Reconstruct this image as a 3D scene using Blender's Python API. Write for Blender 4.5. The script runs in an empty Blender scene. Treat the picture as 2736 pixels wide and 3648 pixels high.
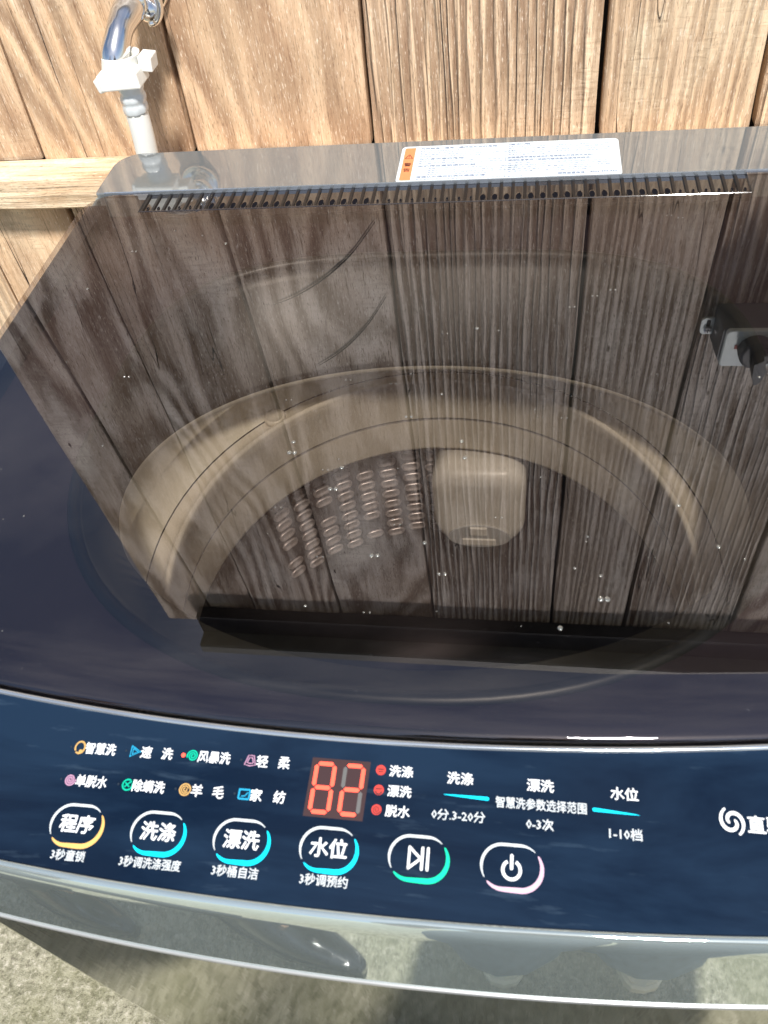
import bpy, bmesh, math, random
from mathutils import Vector, Matrix
random.seed(7)
rad = math.radians
scene = bpy.context.scene
C = scene.collection
ZG = 0.93                      # height of the washing machine's glass lid above the ground

# ------------------------------------------------------------------ camera
right = Vector((0.9872013, 0.1219710, -0.1027458))
down = Vector((0.0267529, -0.7617847, -0.6472777))
fwd = Vector((-0.1572193, 0.6362446, -0.7552979))
CAM = Vector((0.0723, 0.0, ZG + 0.3249))
cd = bpy.data.cameras.new('camera'); cam = bpy.data.objects.new('camera', cd); C.objects.link(cam)
cam.matrix_world = Matrix((
    (right.x, -down.x, -fwd.x, CAM.x), (right.y, -down.y, -fwd.y, CAM.y),
    (right.z, -down.z, -fwd.z, CAM.z), (0, 0, 0, 1)))
cd.sensor_fit = 'HORIZONTAL'; cd.sensor_width = 36.0; cd.lens = 38.84
cd.clip_start = 0.004; cd.clip_end = 400
cd.dof.use_dof = True; cd.dof.focus_distance = 0.95; cd.dof.aperture_fstop = 38.0
scene.camera = cam
scene.render.resolution_x = 768; scene.render.resolution_y = 1024

# ------------------------------------------------------------------ light
SUN_DIR = Vector((0.18, -0.53, 0.83)).normalized()     # towards the sun
sd = bpy.data.lights.new('sun', 'SUN'); sd.energy = 2.6; sd.angle = rad(7); sd.color = (1.0, 0.955, 0.88)
sun = bpy.data.objects.new('sun', sd); C.objects.link(sun)
sun.rotation_euler = SUN_DIR.to_track_quat('Z', 'Y').to_euler(); sun.location = (0, -2, 4)
W = bpy.data.worlds.new('World'); scene.world = W; W.use_nodes = True
nt = W.node_tree; nt.nodes.clear()
sky = nt.nodes.new('ShaderNodeTexSky'); sky.sky_type = 'NISHITA'; sky.sun_disc = False
sky.sun_elevation = math.asin(SUN_DIR.z); sky.sun_rotation = math.atan2(SUN_DIR.x, SUN_DIR.y)
tc = nt.nodes.new('ShaderNodeTexCoord')
mp = nt.nodes.new('ShaderNodeMapping'); mp.inputs['Scale'].default_value = (1.0, 1.0, 2.2)
cn = nt.nodes.new('ShaderNodeTexNoise'); cn.inputs['Scale'].default_value = 1.7; cn.inputs['Detail'].default_value = 7; cn.inputs['Roughness'].default_value = 0.6
cr = nt.nodes.new('ShaderNodeMapRange'); cr.inputs[1].default_value = 0.47; cr.inputs[2].default_value = 0.75; cr.inputs[4].default_value = 0.55
mxc = nt.nodes.new('ShaderNodeMix'); mxc.data_type = 'RGBA'; mxc.inputs[7].default_value = (7.5, 7.4, 7.6, 1)
bg = nt.nodes.new('ShaderNodeBackground'); bg.inputs['Strength'].default_value = 0.05
wo = nt.nodes.new('ShaderNodeOutputWorld')
L = nt.links.new
L(tc.outputs['Generated'], mp.inputs[0]); L(mp.outputs[0], cn.inputs['Vector']); L(cn.outputs[0], cr.inputs[0])
L(sky.outputs[0], mxc.inputs[6]); L(cr.outputs[0], mxc.inputs[0]); L(mxc.outputs[2], bg.inputs[0]); L(bg.outputs[0], wo.inputs[0])
scene.view_settings.view_transform = 'Standard'; scene.view_settings.look = 'None'
scene.view_settings.exposure = 1.22; scene.view_settings.gamma = 1.0
scene.cycles.max_bounces = 10; scene.cycles.transparent_max_bounces = 12; scene.cycles.glossy_bounces = 5

# ------------------------------------------------------------------ material helpers
class NT:
    def __init__(s, name):
        s.m = bpy.data.materials.new(name); s.m.use_nodes = True; s.t = s.m.node_tree; s.t.nodes.clear()
        s.out = s.t.nodes.new('ShaderNodeOutputMaterial')
    def n(s, typ, _props=None, **inp):
        nd = s.t.nodes.new('ShaderNode' + typ)
        for k, v in (_props or {}).items(): setattr(nd, k, v)
        for k, v in inp.items():
            key = int(k[1:]) if k[0] == 'i' and k[1:].isdigit() else k.replace('_', ' ')
            s.set(nd.inputs[key], v)
        return nd
    def set(s, sock, v):
        if hasattr(v, 'is_linked') or isinstance(v, bpy.types.NodeSocket): s.t.links.new(v, sock)
        elif isinstance(v, bpy.types.Node): s.t.links.new(v.outputs[0], sock)
        else:
            if sock.type == 'RGBA' and len(v) == 3: v = (*v, 1)
            sock.default_value = v
    def math(s, op, a, b=0.0, c=0.0):
        nd = s.t.nodes.new('ShaderNodeMath'); nd.operation = op
        s.set(nd.inputs[0], a); s.set(nd.inputs[1], b); s.set(nd.inputs[2], c); return nd.outputs[0]
    def mix(s, f, a, b, blend='MIX'):
        nd = s.t.nodes.new('ShaderNodeMix'); nd.data_type = 'RGBA'; nd.blend_type = blend
        s.set(nd.inputs[0], f); s.set(nd.inputs[6], a); s.set(nd.inputs[7], b); return nd.outputs[2]
    def rng(s, v, a, b, c=0.0, d=1.0):
        nd = s.t.nodes.new('ShaderNodeMapRange'); s.set(nd.inputs[0], v)
        for i, x in enumerate((a, b, c, d)): nd.inputs[i + 1].default_value = x
        return nd.outputs[0]
    def coord(s, scale=(1, 1, 1), out='Object', rnd=0.0):
        t = s.n('TexCoord'); v = t.outputs[out]
        mpn = s.n('Mapping'); s.t.links.new(v, mpn.inputs[0]); mpn.inputs['Scale'].default_value = scale
        v = mpn.outputs[0]
        if rnd:
            oi = s.n('ObjectInfo'); vm = s.n('VectorMath', {'operation': 'ADD'}); s.t.links.new(v, vm.inputs[0])
            mu = s.math('MULTIPLY', oi.outputs['Random'], rnd); cx = s.n('CombineXYZ', i0=mu, i1=mu, i2=mu)
            s.t.links.new(cx.outputs[0], vm.inputs[1]); v = vm.outputs[0]
        return v
    def noise(s, v, scale, detail=4, rough=0.55, dist=0.0):
        return s.n('TexNoise', Vector=v, Scale=scale, Detail=detail, Roughness=rough, Distortion=dist).outputs[0]
    def bump(s, h, strength, dist):
        return s.n('Bump', Height=h, Strength=strength, Distance=dist).outputs[0]
    def bsdf(s, **k):
        b = s.n('BsdfPrincipled', **k); s.t.links.new(b.outputs[0], s.out.inputs[0]); return b

def simple(name, col, rough=0.5, metal=0.0, spec=0.5, coat=0.0, emit=None, es=0.0, var=0.06, vs=40):
    t = NT(name); v = t.coord(); f = t.noise(v, vs, 3)
    c = t.mix(f, tuple(x * (1 - var * 2) for x in col), tuple(min(1, x * (1 + var * 2)) for x in col))
    k = dict(Base_Color=c, Roughness=rough, Metallic=metal, Specular_IOR_Level=spec, Coat_Weight=coat)
    if emit: k['Emission_Color'] = emit; k['Emission_Strength'] = es
    t.bsdf(**k); return t.m

def wood_mat(name, F, K, cd_, cm, cl, zs=0.16, ns=5.0, ridge=0.5, grey=0.0, pw=1.6, swap=False, irrk=16.0):
    """plank wood: contour grain (F straight lines per metre, K swirl), saw marks, fibres, cracks, blotches"""
    t = NT(name)
    if swap:       # grain running along x
        base = t.coord
        def sw(scale=(1, 1, 1), out='Object', rnd=0.0):
            q = t.n('SeparateXYZ', Vector=base(rnd=rnd)); c_ = t.n('CombineXYZ', i0=q.outputs[2], i1=q.outputs[1], i2=q.outputs[0])
            m_ = t.n('Mapping'); t.t.links.new(c_.outputs[0], m_.inputs[0]); m_.inputs['Scale'].default_value = scale; return m_.outputs[0]
        t.coord = sw
    v = t.coord((1, 1, zs), rnd=31.0)
    sx = t.n('SeparateXYZ', Vector=t.coord(rnd=31.0)); X = sx.outputs[0]; Z = sx.outputs[2]
    n1 = t.noise(v, ns, 3, 0.5)
    wob = t.noise(v, 14, 3, 0.6)
    ph = t.math('ADD', t.math('MULTIPLY', n1, K), t.math('MULTIPLY', X, F * 6.283))
    irr = t.noise(t.coord((1, 1, 0.05), rnd=61.0), 48, 3, 0.6)
    ph = t.math('ADD', t.math('ADD', ph, t.math('MULTIPLY', wob, 3.0 + irrk * 0.25)), t.math('MULTIPLY', irr, irrk))
    s = t.math('SINE', ph)
    s = t.rng(s, -1, 1)
    s = t.math('POWER', s, pw)
    amp = t.rng(t.noise(t.coord((1, 1, 0.35), rnd=77.0), 11, 3, 0.6), 0.36, 0.58, 0.3, 1.0)
    fib = t.noise(t.coord((1, 1, 0.045), rnd=17.0), 480, 4, 0.75)
    fib2 = t.noise(t.coord((1, 1, 0.07), rnd=9.0), 80, 6, 0.7)
    blot = t.noise(t.coord((1, 1, 0.5), rnd=5.0), 9, 5, 0.6)
    # saw marks: fine lines running across at a slant, only in patches
    rot = t.n('Mapping'); rot.inputs['Rotation'].default_value = (0, rad(33), 0); rot.inputs['Scale'].default_value = (0.16, 1, 1)
    t.t.links.new(t.coord(rnd=23.0), rot.inputs[0])
    saw = t.noise(rot.outputs[0], 260, 2, 0.5)
    sawm = t.math('MULTIPLY', t.rng(blot, 0.5, 0.62), t.rng(saw, 0.5, 0.6))
    c = t.mix(t.math('ADD', t.math('MULTIPLY', t.math('SUBTRACT', s, 0.5), amp), 0.5), cd_, cm)
    c = t.mix(t.rng(fib2, 0.42, 0.62, 0, 0.55), c, cl)
    c = t.mix(t.math('MULTIPLY', t.math('MULTIPLY', t.rng(s, 0.3, 0.0), 0.75), amp), c, tuple(x * 0.8 for x in cd_))
    c = t.mix(t.rng(fib, 0.55, 0.68, 0, 0.32), c, (0.68, 0.57, 0.42))
    c = t.mix(t.rng(fib, 0.45, 0.33, 0, 0.5), c, (0.15, 0.075, 0.03))
    c = t.mix(t.rng(blot, 0.53, 0.68, 0, 0.4), c, tuple(min(1, x * 1.5 + 0.05) for x in cl))
    c = t.mix(t.rng(blot, 0.47, 0.34, 0, 0.45), c, tuple(x * 0.52 for x in cm))
    c = t.mix(t.math('MULTIPLY', sawm, 0.13), c, (0.16, 0.085, 0.035))
    # long drying cracks
    cr_ = t.noise(t.coord((1, 1, 0.045), rnd=41.0), 38, 2, 0.4)
    crk = t.math('MULTIPLY', t.rng(t.math('ABSOLUTE', t.math('SUBTRACT', cr_, 0.5)), 0.0035, 0.0008), t.rng(t.noise(t.coord((2, 1, 0.6), rnd=3.0), 6, 2), 0.56, 0.63))
    c = t.mix(crk, c, (0.035, 0.02, 0.012))
    # small pits and knots
    pore = t.noise(t.coord((1, 1, 0.14), rnd=51.0), 1000, 2, 0.6)
    c = t.mix(t.rng(pore, 0.60, 0.68, 0, 0.6), c, (0.17, 0.095, 0.045))
    c = t.mix(t.rng(pore, 0.38, 0.31, 0, 0.6), c, (0.80, 0.70, 0.54))
    pit = t.n('TexVoronoi', Vector=t.coord((1, 1, 0.35), rnd=13.0), Scale=55.0)
    pm = t.math('MULTIPLY', t.rng(pit.outputs['Distance'], 0.13, 0.06), t.rng(blot, 0.56, 0.6))
    c = t.mix(t.math('MULTIPLY', pm, 0.7), c, (0.06, 0.033, 0.017))
    if grey: c = t.mix(grey, c, (0.33, 0.29, 0.25))
    c = t.n('HueSaturation', Hue=0.493, Saturation=0.90, Value=1.28, Color=c).outputs[0]
    # upper planks grade greyer: the lid reflection's tone painted into the wood
    zo = t.n('SeparateXYZ', Vector=t.n('TexCoord').outputs['Object']).outputs[2]
    hs0 = t.n('HueSaturation', Saturation=0.30, Value=0.78, Color=c); hsv = t.n('BrightContrast', Color=hs0.outputs[0], Bright=-0.05, Contrast=0.62)
    wz = t.math('ADD', t.rng(zo, ZG + 0.07, ZG + 0.25, 0.0, 0.9), t.rng(blot, 0.35, 0.65, -0.1, 0.15))
    c = t.mix(t.rng(wz, 0.0, 1.0), c, hsv.outputs[0])
    h = t.math('ADD', t.math('MULTIPLY', s, ridge), t.math('MULTIPLY', fib, 0.5))
    h = t.math('SUBTRACT', t.math('SUBTRACT', h, t.math('MULTIPLY', crk, 2.0)), t.math('MULTIPLY', sawm, 0.08))
    t.bsdf(Base_Color=c, Roughness=0.72, Specular_IOR_Level=0.35, Normal=t.bump(h, 1.0, 0.002))
    return t.m

M = {}
M['wood_swirl'] = wood_mat('wood_swirl', 16, 80, (0.36, 0.22, 0.115), (0.61, 0.42, 0.235), (0.70, 0.51, 0.30), zs=0.38, ns=3.4, ridge=0.7, irrk=3.0)
M['wood_arch'] = wood_mat('wood_arch', 26, 95, (0.34, 0.21, 0.11), (0.58, 0.38, 0.195), (0.70, 0.51, 0.30), zs=0.30, ns=3.4, ridge=0.8, irrk=2.0)
M['wood_lines'] = wood_mat('wood_lines', 100, 34, (0.30, 0.185, 0.10), (0.70, 0.51, 0.31), (0.66, 0.48, 0.28), zs=0.10, ns=4.0, ridge=1.8, pw=2.0)
M['wood_pale'] = wood_mat('wood_pale', 105, 30, (0.36, 0.235, 0.12), (0.62, 0.43, 0.23), (0.72, 0.54, 0.33), zs=0.10, ns=6.0, ridge=0.5, grey=0.12)
M['wood_beam'] = wood_mat('wood_beam', 30, 20, (0.45, 0.29, 0.14), (0.64, 0.46, 0.26), (0.76, 0.60, 0.40), zs=0.25, ns=5.0, ridge=0.5, swap=True)
M['scar_shade_dark'] = simple('scar_shade_dark', (0.014, 0.013, 0.015), 0.9)  # near-black for saw scars, the painted eave shade and the gap board

def ground_mat():
    t = NT('concrete'); v = t.coord()
    a = t.noise(v, 3.2, 6, 0.6); b = t.noise(v, 38, 6, 0.75); g = t.noise(v, 120, 4, 0.75)
    c = t.mix(t.rng(b, 0.42, 0.58), (0.22, 0.215, 0.15), (0.41, 0.395, 0.30))
    c = t.mix(t.rng(g, 0.53, 0.65, 0, 0.8), c, (0.62, 0.58, 0.49))
    c = t.mix(t.rng(g, 0.46, 0.36, 0, 0.8), c, (0.10, 0.092, 0.065))
    c = t.mix(t.rng(a, 0.5, 0.64, 0, 0.45), c, (0.19, 0.19, 0.09))
    vo = t.n('TexVoronoi', Vector=v, Scale=130.0)
    c = t.mix(t.rng(vo.outputs['Distance'], 0.2, 0.1, 0, 0.5), c, (0.42, 0.38, 0.30))
    t.bsdf(Base_Color=c, Roughness=0.85, Normal=t.bump(t.math('ADD', b, g), 1.0, 0.004)); return t.m
M['ground'] = ground_mat()

def glass_mat():
    t = NT('dark_tinted_glass')
    geo = t.n('NewGeometry')
    fr = t.n('Fresnel', IOR=2.2)
    dust = t.noise(t.coord(), 3.0, 5, 0.6)
    lw = t.math('MULTIPLY', fr.outputs[0], t.math('SUBTRACT', 1.0, geo.outputs['Backfacing']))
    tr = t.n('BsdfTransparent', Color=(0.76, 0.74, 0.72))
    gl = t.n('BsdfGlossy', Color=(0.92, 0.90, 0.96), Roughness=0.0)
    m1 = t.n('MixShader', i0=lw, i1=tr, i2=gl)
    # thin film of dust and dried water
    df = t.n('BsdfDiffuse', Color=(0.34, 0.35, 0.38))
    fine = t.noise(t.coord(), 700, 2, 0.6)
    wipe = t.noise(t.coord((1.0, 5.0, 1.0)), 9, 5, 0.7, 0.6)
    fm = t.math('ADD', t.math('ADD', t.rng(dust, 0.4, 0.7, 0.0005, 0.004), t.rng(wipe, 0.56, 0.72, 0, 0.009)), t.rng(fine, 0.68, 0.8, 0, 0.10))
    m2 = t.n('MixShader', i0=fm, i1=m1, i2=df)
    t.t.links.new(m2.outputs[0], t.out.inputs[0]); return t.m
M['glass'] = glass_mat()

def panel_mat():
    t = NT('navy_panel'); v = t.coord((1, 4, 1))
    sm = t.noise(v, 7, 5, 0.6, 0.4); fi = t.noise(t.coord((1, 6, 1)), 30, 4, 0.6)
    c = t.mix(t.rng(sm, 0.42, 0.62, 0, 0.6), (0.003, 0.010, 0.026), (0.013, 0.033, 0.068))
    c = t.mix(t.rng(fi, 0.62, 0.8, 0, 0.25), c, (0.10, 0.16, 0.23))
    t.bsdf(Base_Color=c, Roughness=t.rng(sm, 0.3, 0.7, 0.05, 0.16), Specular_IOR_Level=0.45); return t.m
M['panel'] = panel_mat()

def chrome_strip():
    t = NT('silver_strip'); v = t.coord((1, 1, 1)); n = t.noise(v, 9, 4, 0.6)
    t.bsdf(Base_Color=t.mix(n, (0.56, 0.66, 0.67), (0.66, 0.76, 0.75)), Metallic=0.74, Roughness=t.rng(n, 0.3, 0.7, 0.01, 0.04)); return t.m
M['strip'] = chrome_strip()
def cab_mat():
    t = NT('cabinet_steel'); v = t.coord((1, 1, 0.05)); n = t.noise(v, 160, 3, 0.6); w = t.noise(t.coord((1, 1, 0.3)), 6, 3)
    t.bsdf(Base_Color=t.mix(n, (0.31, 0.32, 0.25), (0.43, 0.43, 0.35)), Metallic=0.8, Roughness=0.05,
           Normal=t.bump(t.math('ADD', n, t.math('MULTIPLY', w, 6.0)), 0.05, 0.002)); return t.m
M['cabinet'] = cab_mat()
def rear_mat():
    t = NT('grey_rear_panel'); n = t.noise(t.coord(), 5, 4, 0.6); f = t.noise(t.coord(), 260, 3, 0.6)
    c = t.mix(n, (0.13, 0.142, 0.15), (0.19, 0.205, 0.21)); c = t.mix(t.rng(f, 0.6, 0.8, 0, 0.25), c, (0.25, 0.25, 0.24))
    t.bsdf(Base_Color=c, Roughness=0.03, Specular_IOR_Level=0.8, Coat_Weight=1.0, Coat_Roughness=0.01, Coat_IOR=2.1); return t.m
M['rear'] = rear_mat()
M['rim'] = simple('bright_rim', (0.62, 0.68, 0.74), 0.12, 0.8)
M['bead'] = simple('bead', (0.40, 0.41, 0.42), 0.25, 0.35)
M['deck'] = simple('deck_plastic', (0.028, 0.020, 0.026), 0.45, var=0.15, vs=12)
M['bowl'] = simple('bowl_plastic', (0.014, 0.015, 0.013), 0.4, var=0.2, vs=9)
M['cover'] = simple('cover_plastic', (0.62, 0.58, 0.47), 0.35, var=0.10, vs=8)
M['ring'] = simple('ring_plastic', (0.60, 0.55, 0.45), 0.32, var=0.08, vs=14)
M['ring_dark'] = simple('ring_seam', (0.20, 0.185, 0.165), 0.5)
M['steel'] = simple('basket_steel', (0.14, 0.12, 0.13), 0.5, 0.85, var=0.2, vs=20)
M['steel_lit'] = simple('embossed_steel_lit', (0.55, 0.49, 0.48), 0.36, 0.6, var=0.25, vs=60)  # basket steel again, its sunlit patch painted in as a lighter colour
M['hole'] = simple('hole_black', (0.003, 0.004, 0.008), 0.6, spec=0.1)
M['pulsator'] = simple('pulsator_plastic', (0.02, 0.02, 0.025), 0.9, spec=0.1)
M['filter'] = simple('filter_plastic', (0.60, 0.57, 0.51), 0.35)
M['filter_latch'] = simple('latch_plastic', (0.36, 0.36, 0.35), 0.35)
M['vent'] = simple('vent_plastic', (0.020, 0.017, 0.017), 0.05, spec=1.0, coat=0.6)
M['vent_rib'] = simple('vent_rib_plastic', (0.010, 0.009, 0.010), 0.3, spec=0.35)
M['white_glow_print'] = simple('white_glow_print', (0.80, 0.82, 0.84), 0.35, emit=(0.85, 0.9, 1.0, 1), es=0.10, var=0.03)  # print with a faint glow added to lift its brightness
M['grey_glow_print'] = simple('grey_glow_print', (0.62, 0.67, 0.70), 0.35, emit=(0.8, 0.9, 1.0, 1), es=0.02, var=0.03)  # slight emission added so captions stay bright where a shadow falls
M['orange'] = simple('orange_print', (0.85, 0.50, 0.16), 0.35, var=0.05)
M['cyan'] = simple('cyan_glow_print', (0.0, 0.62, 0.85), 0.35, emit=(0, 0.7, 1, 1), es=0.16, var=0.02)  # printed colour brightened by added emission
M['blue'] = simple('blue_print', (0.02, 0.36, 0.62), 0.35, var=0.02)
M['green'] = simple('green_print', (0.0, 0.52, 0.33), 0.35, var=0.02)
M['mint'] = simple('mint_glow_print', (0.0, 0.66, 0.36), 0.35, emit=(0, 1, 0.5, 1), es=0.08, var=0.02)  # mint print, a little emission added
M['pink'] = simple('pink_print', (0.72, 0.48, 0.62), 0.35, var=0.02)
M['mauve'] = simple('mauve_print', (0.50, 0.28, 0.42), 0.35, var=0.02)
M['amber'] = simple('amber_print', (0.62, 0.38, 0.13), 0.35, var=0.02)
M['led'] = simple('red_led', (0.5, 0.05, 0.03), 0.5, emit=(1.0, 0.085, 0.045, 1), es=1.15, var=0.0)
M['led_dim'] = simple('red_led_dim', (0.4, 0.04, 0.03), 0.5, emit=(1.0, 0.05, 0.04, 1), es=0.22, var=0.0)
M['led_off'] = simple('led_off', (0.13, 0.13, 0.13), 0.5)
M['led_glow_base'] = simple('led_glow_window', (0.035, 0.028, 0.030), 0.3, emit=(1.0, 0.12, 0.08, 1), es=0.018)  # dark window, its faint red glow standing in for the digits' halo
M['seg_dark'] = simple('seg_dark', (0.020, 0.030, 0.045), 0.3)
M['sticker'] = simple('sticker_paper', (0.66, 0.74, 0.80), 0.45, var=0.015)
M['sticker_orange'] = simple('sticker_orange', (0.80, 0.27, 0.11), 0.45, var=0.03)
M['sticker_ink'] = simple('sticker_ink', (0.26, 0.31, 0.42), 0.5)
M['sticker_ink_dark'] = simple('sticker_ink_dark', (0.12, 0.03, 0.02), 0.5)
M['chrome'] = simple('chrome', (0.88, 0.87, 0.86), 0.14, 1.0, var=0.01)
M['white_plastic'] = simple('white_plastic', (0.80, 0.80, 0.76), 0.35, var=0.02)
M['hose'] = simple('hose_plastic', (0.82, 0.83, 0.80), 0.4, var=0.03)
M['sleeve'] = simple('sleeve_plastic', (0.60, 0.64, 0.66), 0.22, coat=0.6, var=0.05)
M['socket_side'] = simple('socket_grey', (0.115, 0.125, 0.135), 0.5)
M['socket_white'] = simple('socket_white', (0.80, 0.88, 0.86), 0.45)
M['plug'] = simple('plug_grey', (0.026, 0.029, 0.038), 0.45)
M['adapter'] = simple('adapter_blue_grey', (0.34, 0.42, 0.47), 0.45)
M['red_lamp'] = simple('red_lamp', (0.30, 0.03, 0.02), 0.3)
M['metal'] = simple('screw_metal', (0.7, 0.7, 0.7), 0.3, 0.9)
M['roof'] = simple('roof_sheet', (0.10, 0.105, 0.10), 0.6, var=0.15, vs=9)
M['skin'] = simple('skin', (0.55, 0.34, 0.23), 0.5, var=0.05)
M['jeans'] = simple('jeans_denim', (0.17, 0.23, 0.32), 0.9, var=0.2, vs=60)
M['trousers'] = simple('grey_trousers', (0.055, 0.062, 0.075), 0.9, var=0.1)
M['shirt'] = simple('shirt_cloth', (0.10, 0.11, 0.14), 0.9, var=0.1)
M['shirt2'] = simple('shirt_dark', (0.05, 0.05, 0.06), 0.9, var=0.1)
M['shoe_white'] = simple('shoe_canvas', (0.10, 0.16, 0.27), 0.8)
M['sole'] = simple('cream_rubber', (0.85, 0.81, 0.66), 0.6)
M['shoe_black'] = simple('black_leather', (0.018, 0.020, 0.026), 0.18, coat=0.5)
M['hair'] = simple('hair_black', (0.015, 0.012, 0.01), 0.6)
M['phone'] = simple('phone_black', (0.015, 0.016, 0.02), 0.2)
def drop_mat():
    t = NT('water_drop'); g = t.n('BsdfGlossy', Color=(0.9, 0.92, 0.88), Roughness=0.12)
    d = t.n('BsdfDiffuse', Color=(0.33, 0.33, 0.30)); tr = t.n('BsdfTransparent', Color=(0.9, 0.9, 0.9))
    a = t.n('MixShader', i0=0.6, i1=g, i2=d); b = t.n('MixShader', i0=0.55, i1=a, i2=tr)
    t.t.links.new(b.outputs[0], t.out.inputs[0]); return t.m
M['drop'] = drop_mat()

# ------------------------------------------------------------------ object helpers
def mesh_obj(name, bm, m, parent=None, origin=None, smooth=False):
    """vertices are given in world space; the object sits at origin (or at its parent's base)"""
    me = bpy.data.meshes.new(name)
    org = Vector(origin) if origin is not None else Vector((0, 0, 0))
    bmesh.ops.translate(bm, verts=bm.verts, vec=-org)
    bmesh.ops.recalc_face_normals(bm, faces=bm.faces)
    bm.to_mesh(me); bm.free()
    if smooth:
        for p in me.polygons: p.use_smooth = True
    o = bpy.data.objects.new(name, me); C.objects.link(o)
    for mm in (m if isinstance(m, (list, tuple)) else [m]): me.materials.append(mm)
    place(o, parent, org); return o
WORLD = {}
def place(o, parent, org):
    WORLD[o] = Vector(org)
    if parent is not None:
        o.parent = parent; o.location = Vector(org) - WORLD[parent]
    else: o.location = org
def tag(o, label=None, cat=None, group=None, kind=None):
    for k, v in (('label', label), ('category', cat), ('group', group), ('kind', kind)):
        if v: o[k] = v
    return o
def thing(name, label, cat, loc, group=None):
    o = bpy.data.objects.new(name, None); C.objects.link(o); o.empty_display_size = 0.05
    o.location = loc; WORLD[o] = Vector(loc); return tag(o, label, cat, group)
def empty_part(name, parent, loc):
    o = bpy.data.objects.new(name, None); C.objects.link(o); o.empty_display_size = 0.01; place(o, parent, Vector(loc)); return o
def part(name, bm, m, parent, smooth=False, org=None):
    return mesh_obj(name, bm, m, parent, WORLD[parent] if org is None else org, smooth)

def B(): return bmesh.new()
def box(bm, x0, x1, y0, y1, z0, z1, bev=0.0, seg=2):
    r = bmesh.ops.create_cube(bm, size=1.0)
    for v in r['verts']: v.co = Vector(((x0 + x1) / 2 + v.co.x * (x1 - x0), (y0 + y1) / 2 + v.co.y * (y1 - y0), (z0 + z1) / 2 + v.co.z * (z1 - z0)))
    if bev:
        ed = list({e for v in r['verts'] for e in v.link_edges})
        bmesh.ops.bevel(bm, geom=ed, offset=bev, segments=seg, affect='EDGES', profile=0.5)
def tube(bm, pts, radii, seg=16, caps=True):
    pts = [Vector(p) for p in pts]; n = len(pts)
    if not hasattr(radii, '__len__'): radii = [radii] * n
    rings = []; ref = None
    for i, p in enumerate(pts):
        d = (pts[min(i + 1, n - 1)] - pts[max(i - 1, 0)]).normalized()
        if ref is None: ref = Vector((1, 0, 0)) if abs(d.x) < 0.9 else Vector((0, 1, 0))
        a = (ref - d * ref.dot(d)).normalized(); b = d.cross(a); ref = a
        rr = radii[i]; ra, rb = rr if hasattr(rr, '__len__') else (rr, rr)
        rings.append([bm.verts.new(p + a * ra * math.cos(2 * math.pi * k / seg) + b * rb * math.sin(2 * math.pi * k / seg)) for k in range(seg)])
    for i in range(n - 1):
        for k in range(seg): bm.faces.new((rings[i][k], rings[i][(k + 1) % seg], rings[i + 1][(k + 1) % seg], rings[i + 1][k]))
    if caps: bm.faces.new(rings[0][::-1]); bm.faces.new(rings[-1])
def bez(ps, n=10):
    """Catmull-Rom through points"""
    ps = [Vector(p) for p in ps]; out = []
    q = [ps[0] * 2 - ps[1]] + ps + [ps[-1] * 2 - ps[-2]]
    for i in range(1, len(q) - 2):
        for k in range(n):
            t = k / n; a, b, c, d = q[i - 1], q[i], q[i + 1], q[i + 2]
            out.append(0.5 * ((2 * b) + (c - a) * t + (2 * a - 5 * b + 4 * c - d) * t * t + (3 * b - a - 3 * c + d) * t ** 3))
    out.append(ps[-1]); return out
def loft(bm, loops, closed=True, cap=False):
    rs = [[bm.verts.new(p) for p in lp] for lp in loops]; n = len(rs[0])
    for i in range(len(rs) - 1):
        for k in range(n if closed else n - 1):
            bm.faces.new((rs[i][k], rs[i][(k + 1) % n], rs[i + 1][(k + 1) % n], rs[i + 1][k]))
    if cap: bm.faces.new(rs[0][::-1]); bm.faces.new(rs[-1])
    return rs
def prism(bm, poly, h0, h1, f=lambda x, y, h: (x, y, h)):
    a = [bm.verts.new(f(x, y, h0)) for x, y in poly]; b = [bm.verts.new(f(x, y, h1)) for x, y in poly]
    bm.faces.new(a[::-1]); bm.faces.new(b)
    for i in range(len(poly)): j = (i + 1) % len(poly); bm.faces.new((a[i], a[j], b[j], b[i]))

def rrect(x0, x1, y0, y1, r, n=8):
    """rounded rectangle; r = (r00, r10, r11, r01)"""
    out = []
    for (cx, cy, a0, rr) in ((x0 + r[0], y0 + r[0], 180, r[0]), (x1 - r[1], y0 + r[1], 270, r[1]), (x1 - r[2], y1 - r[2], 0, r[2]), (x0 + r[3], y1 - r[3], 90, r[3])):
        for k in range(n + 1):
            t = rad(a0 + 90 * k / n); out.append((cx + rr * math.cos(t), cy + rr * math.sin(t)))
    return out

# ------------------------------------------------------------------ ground
bm = B(); r = bmesh.ops.create_grid(bm, x_segments=1, y_segments=1, size=60)
tag(mesh_obj('ground', bm, M['ground']), kind='structure')

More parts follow.
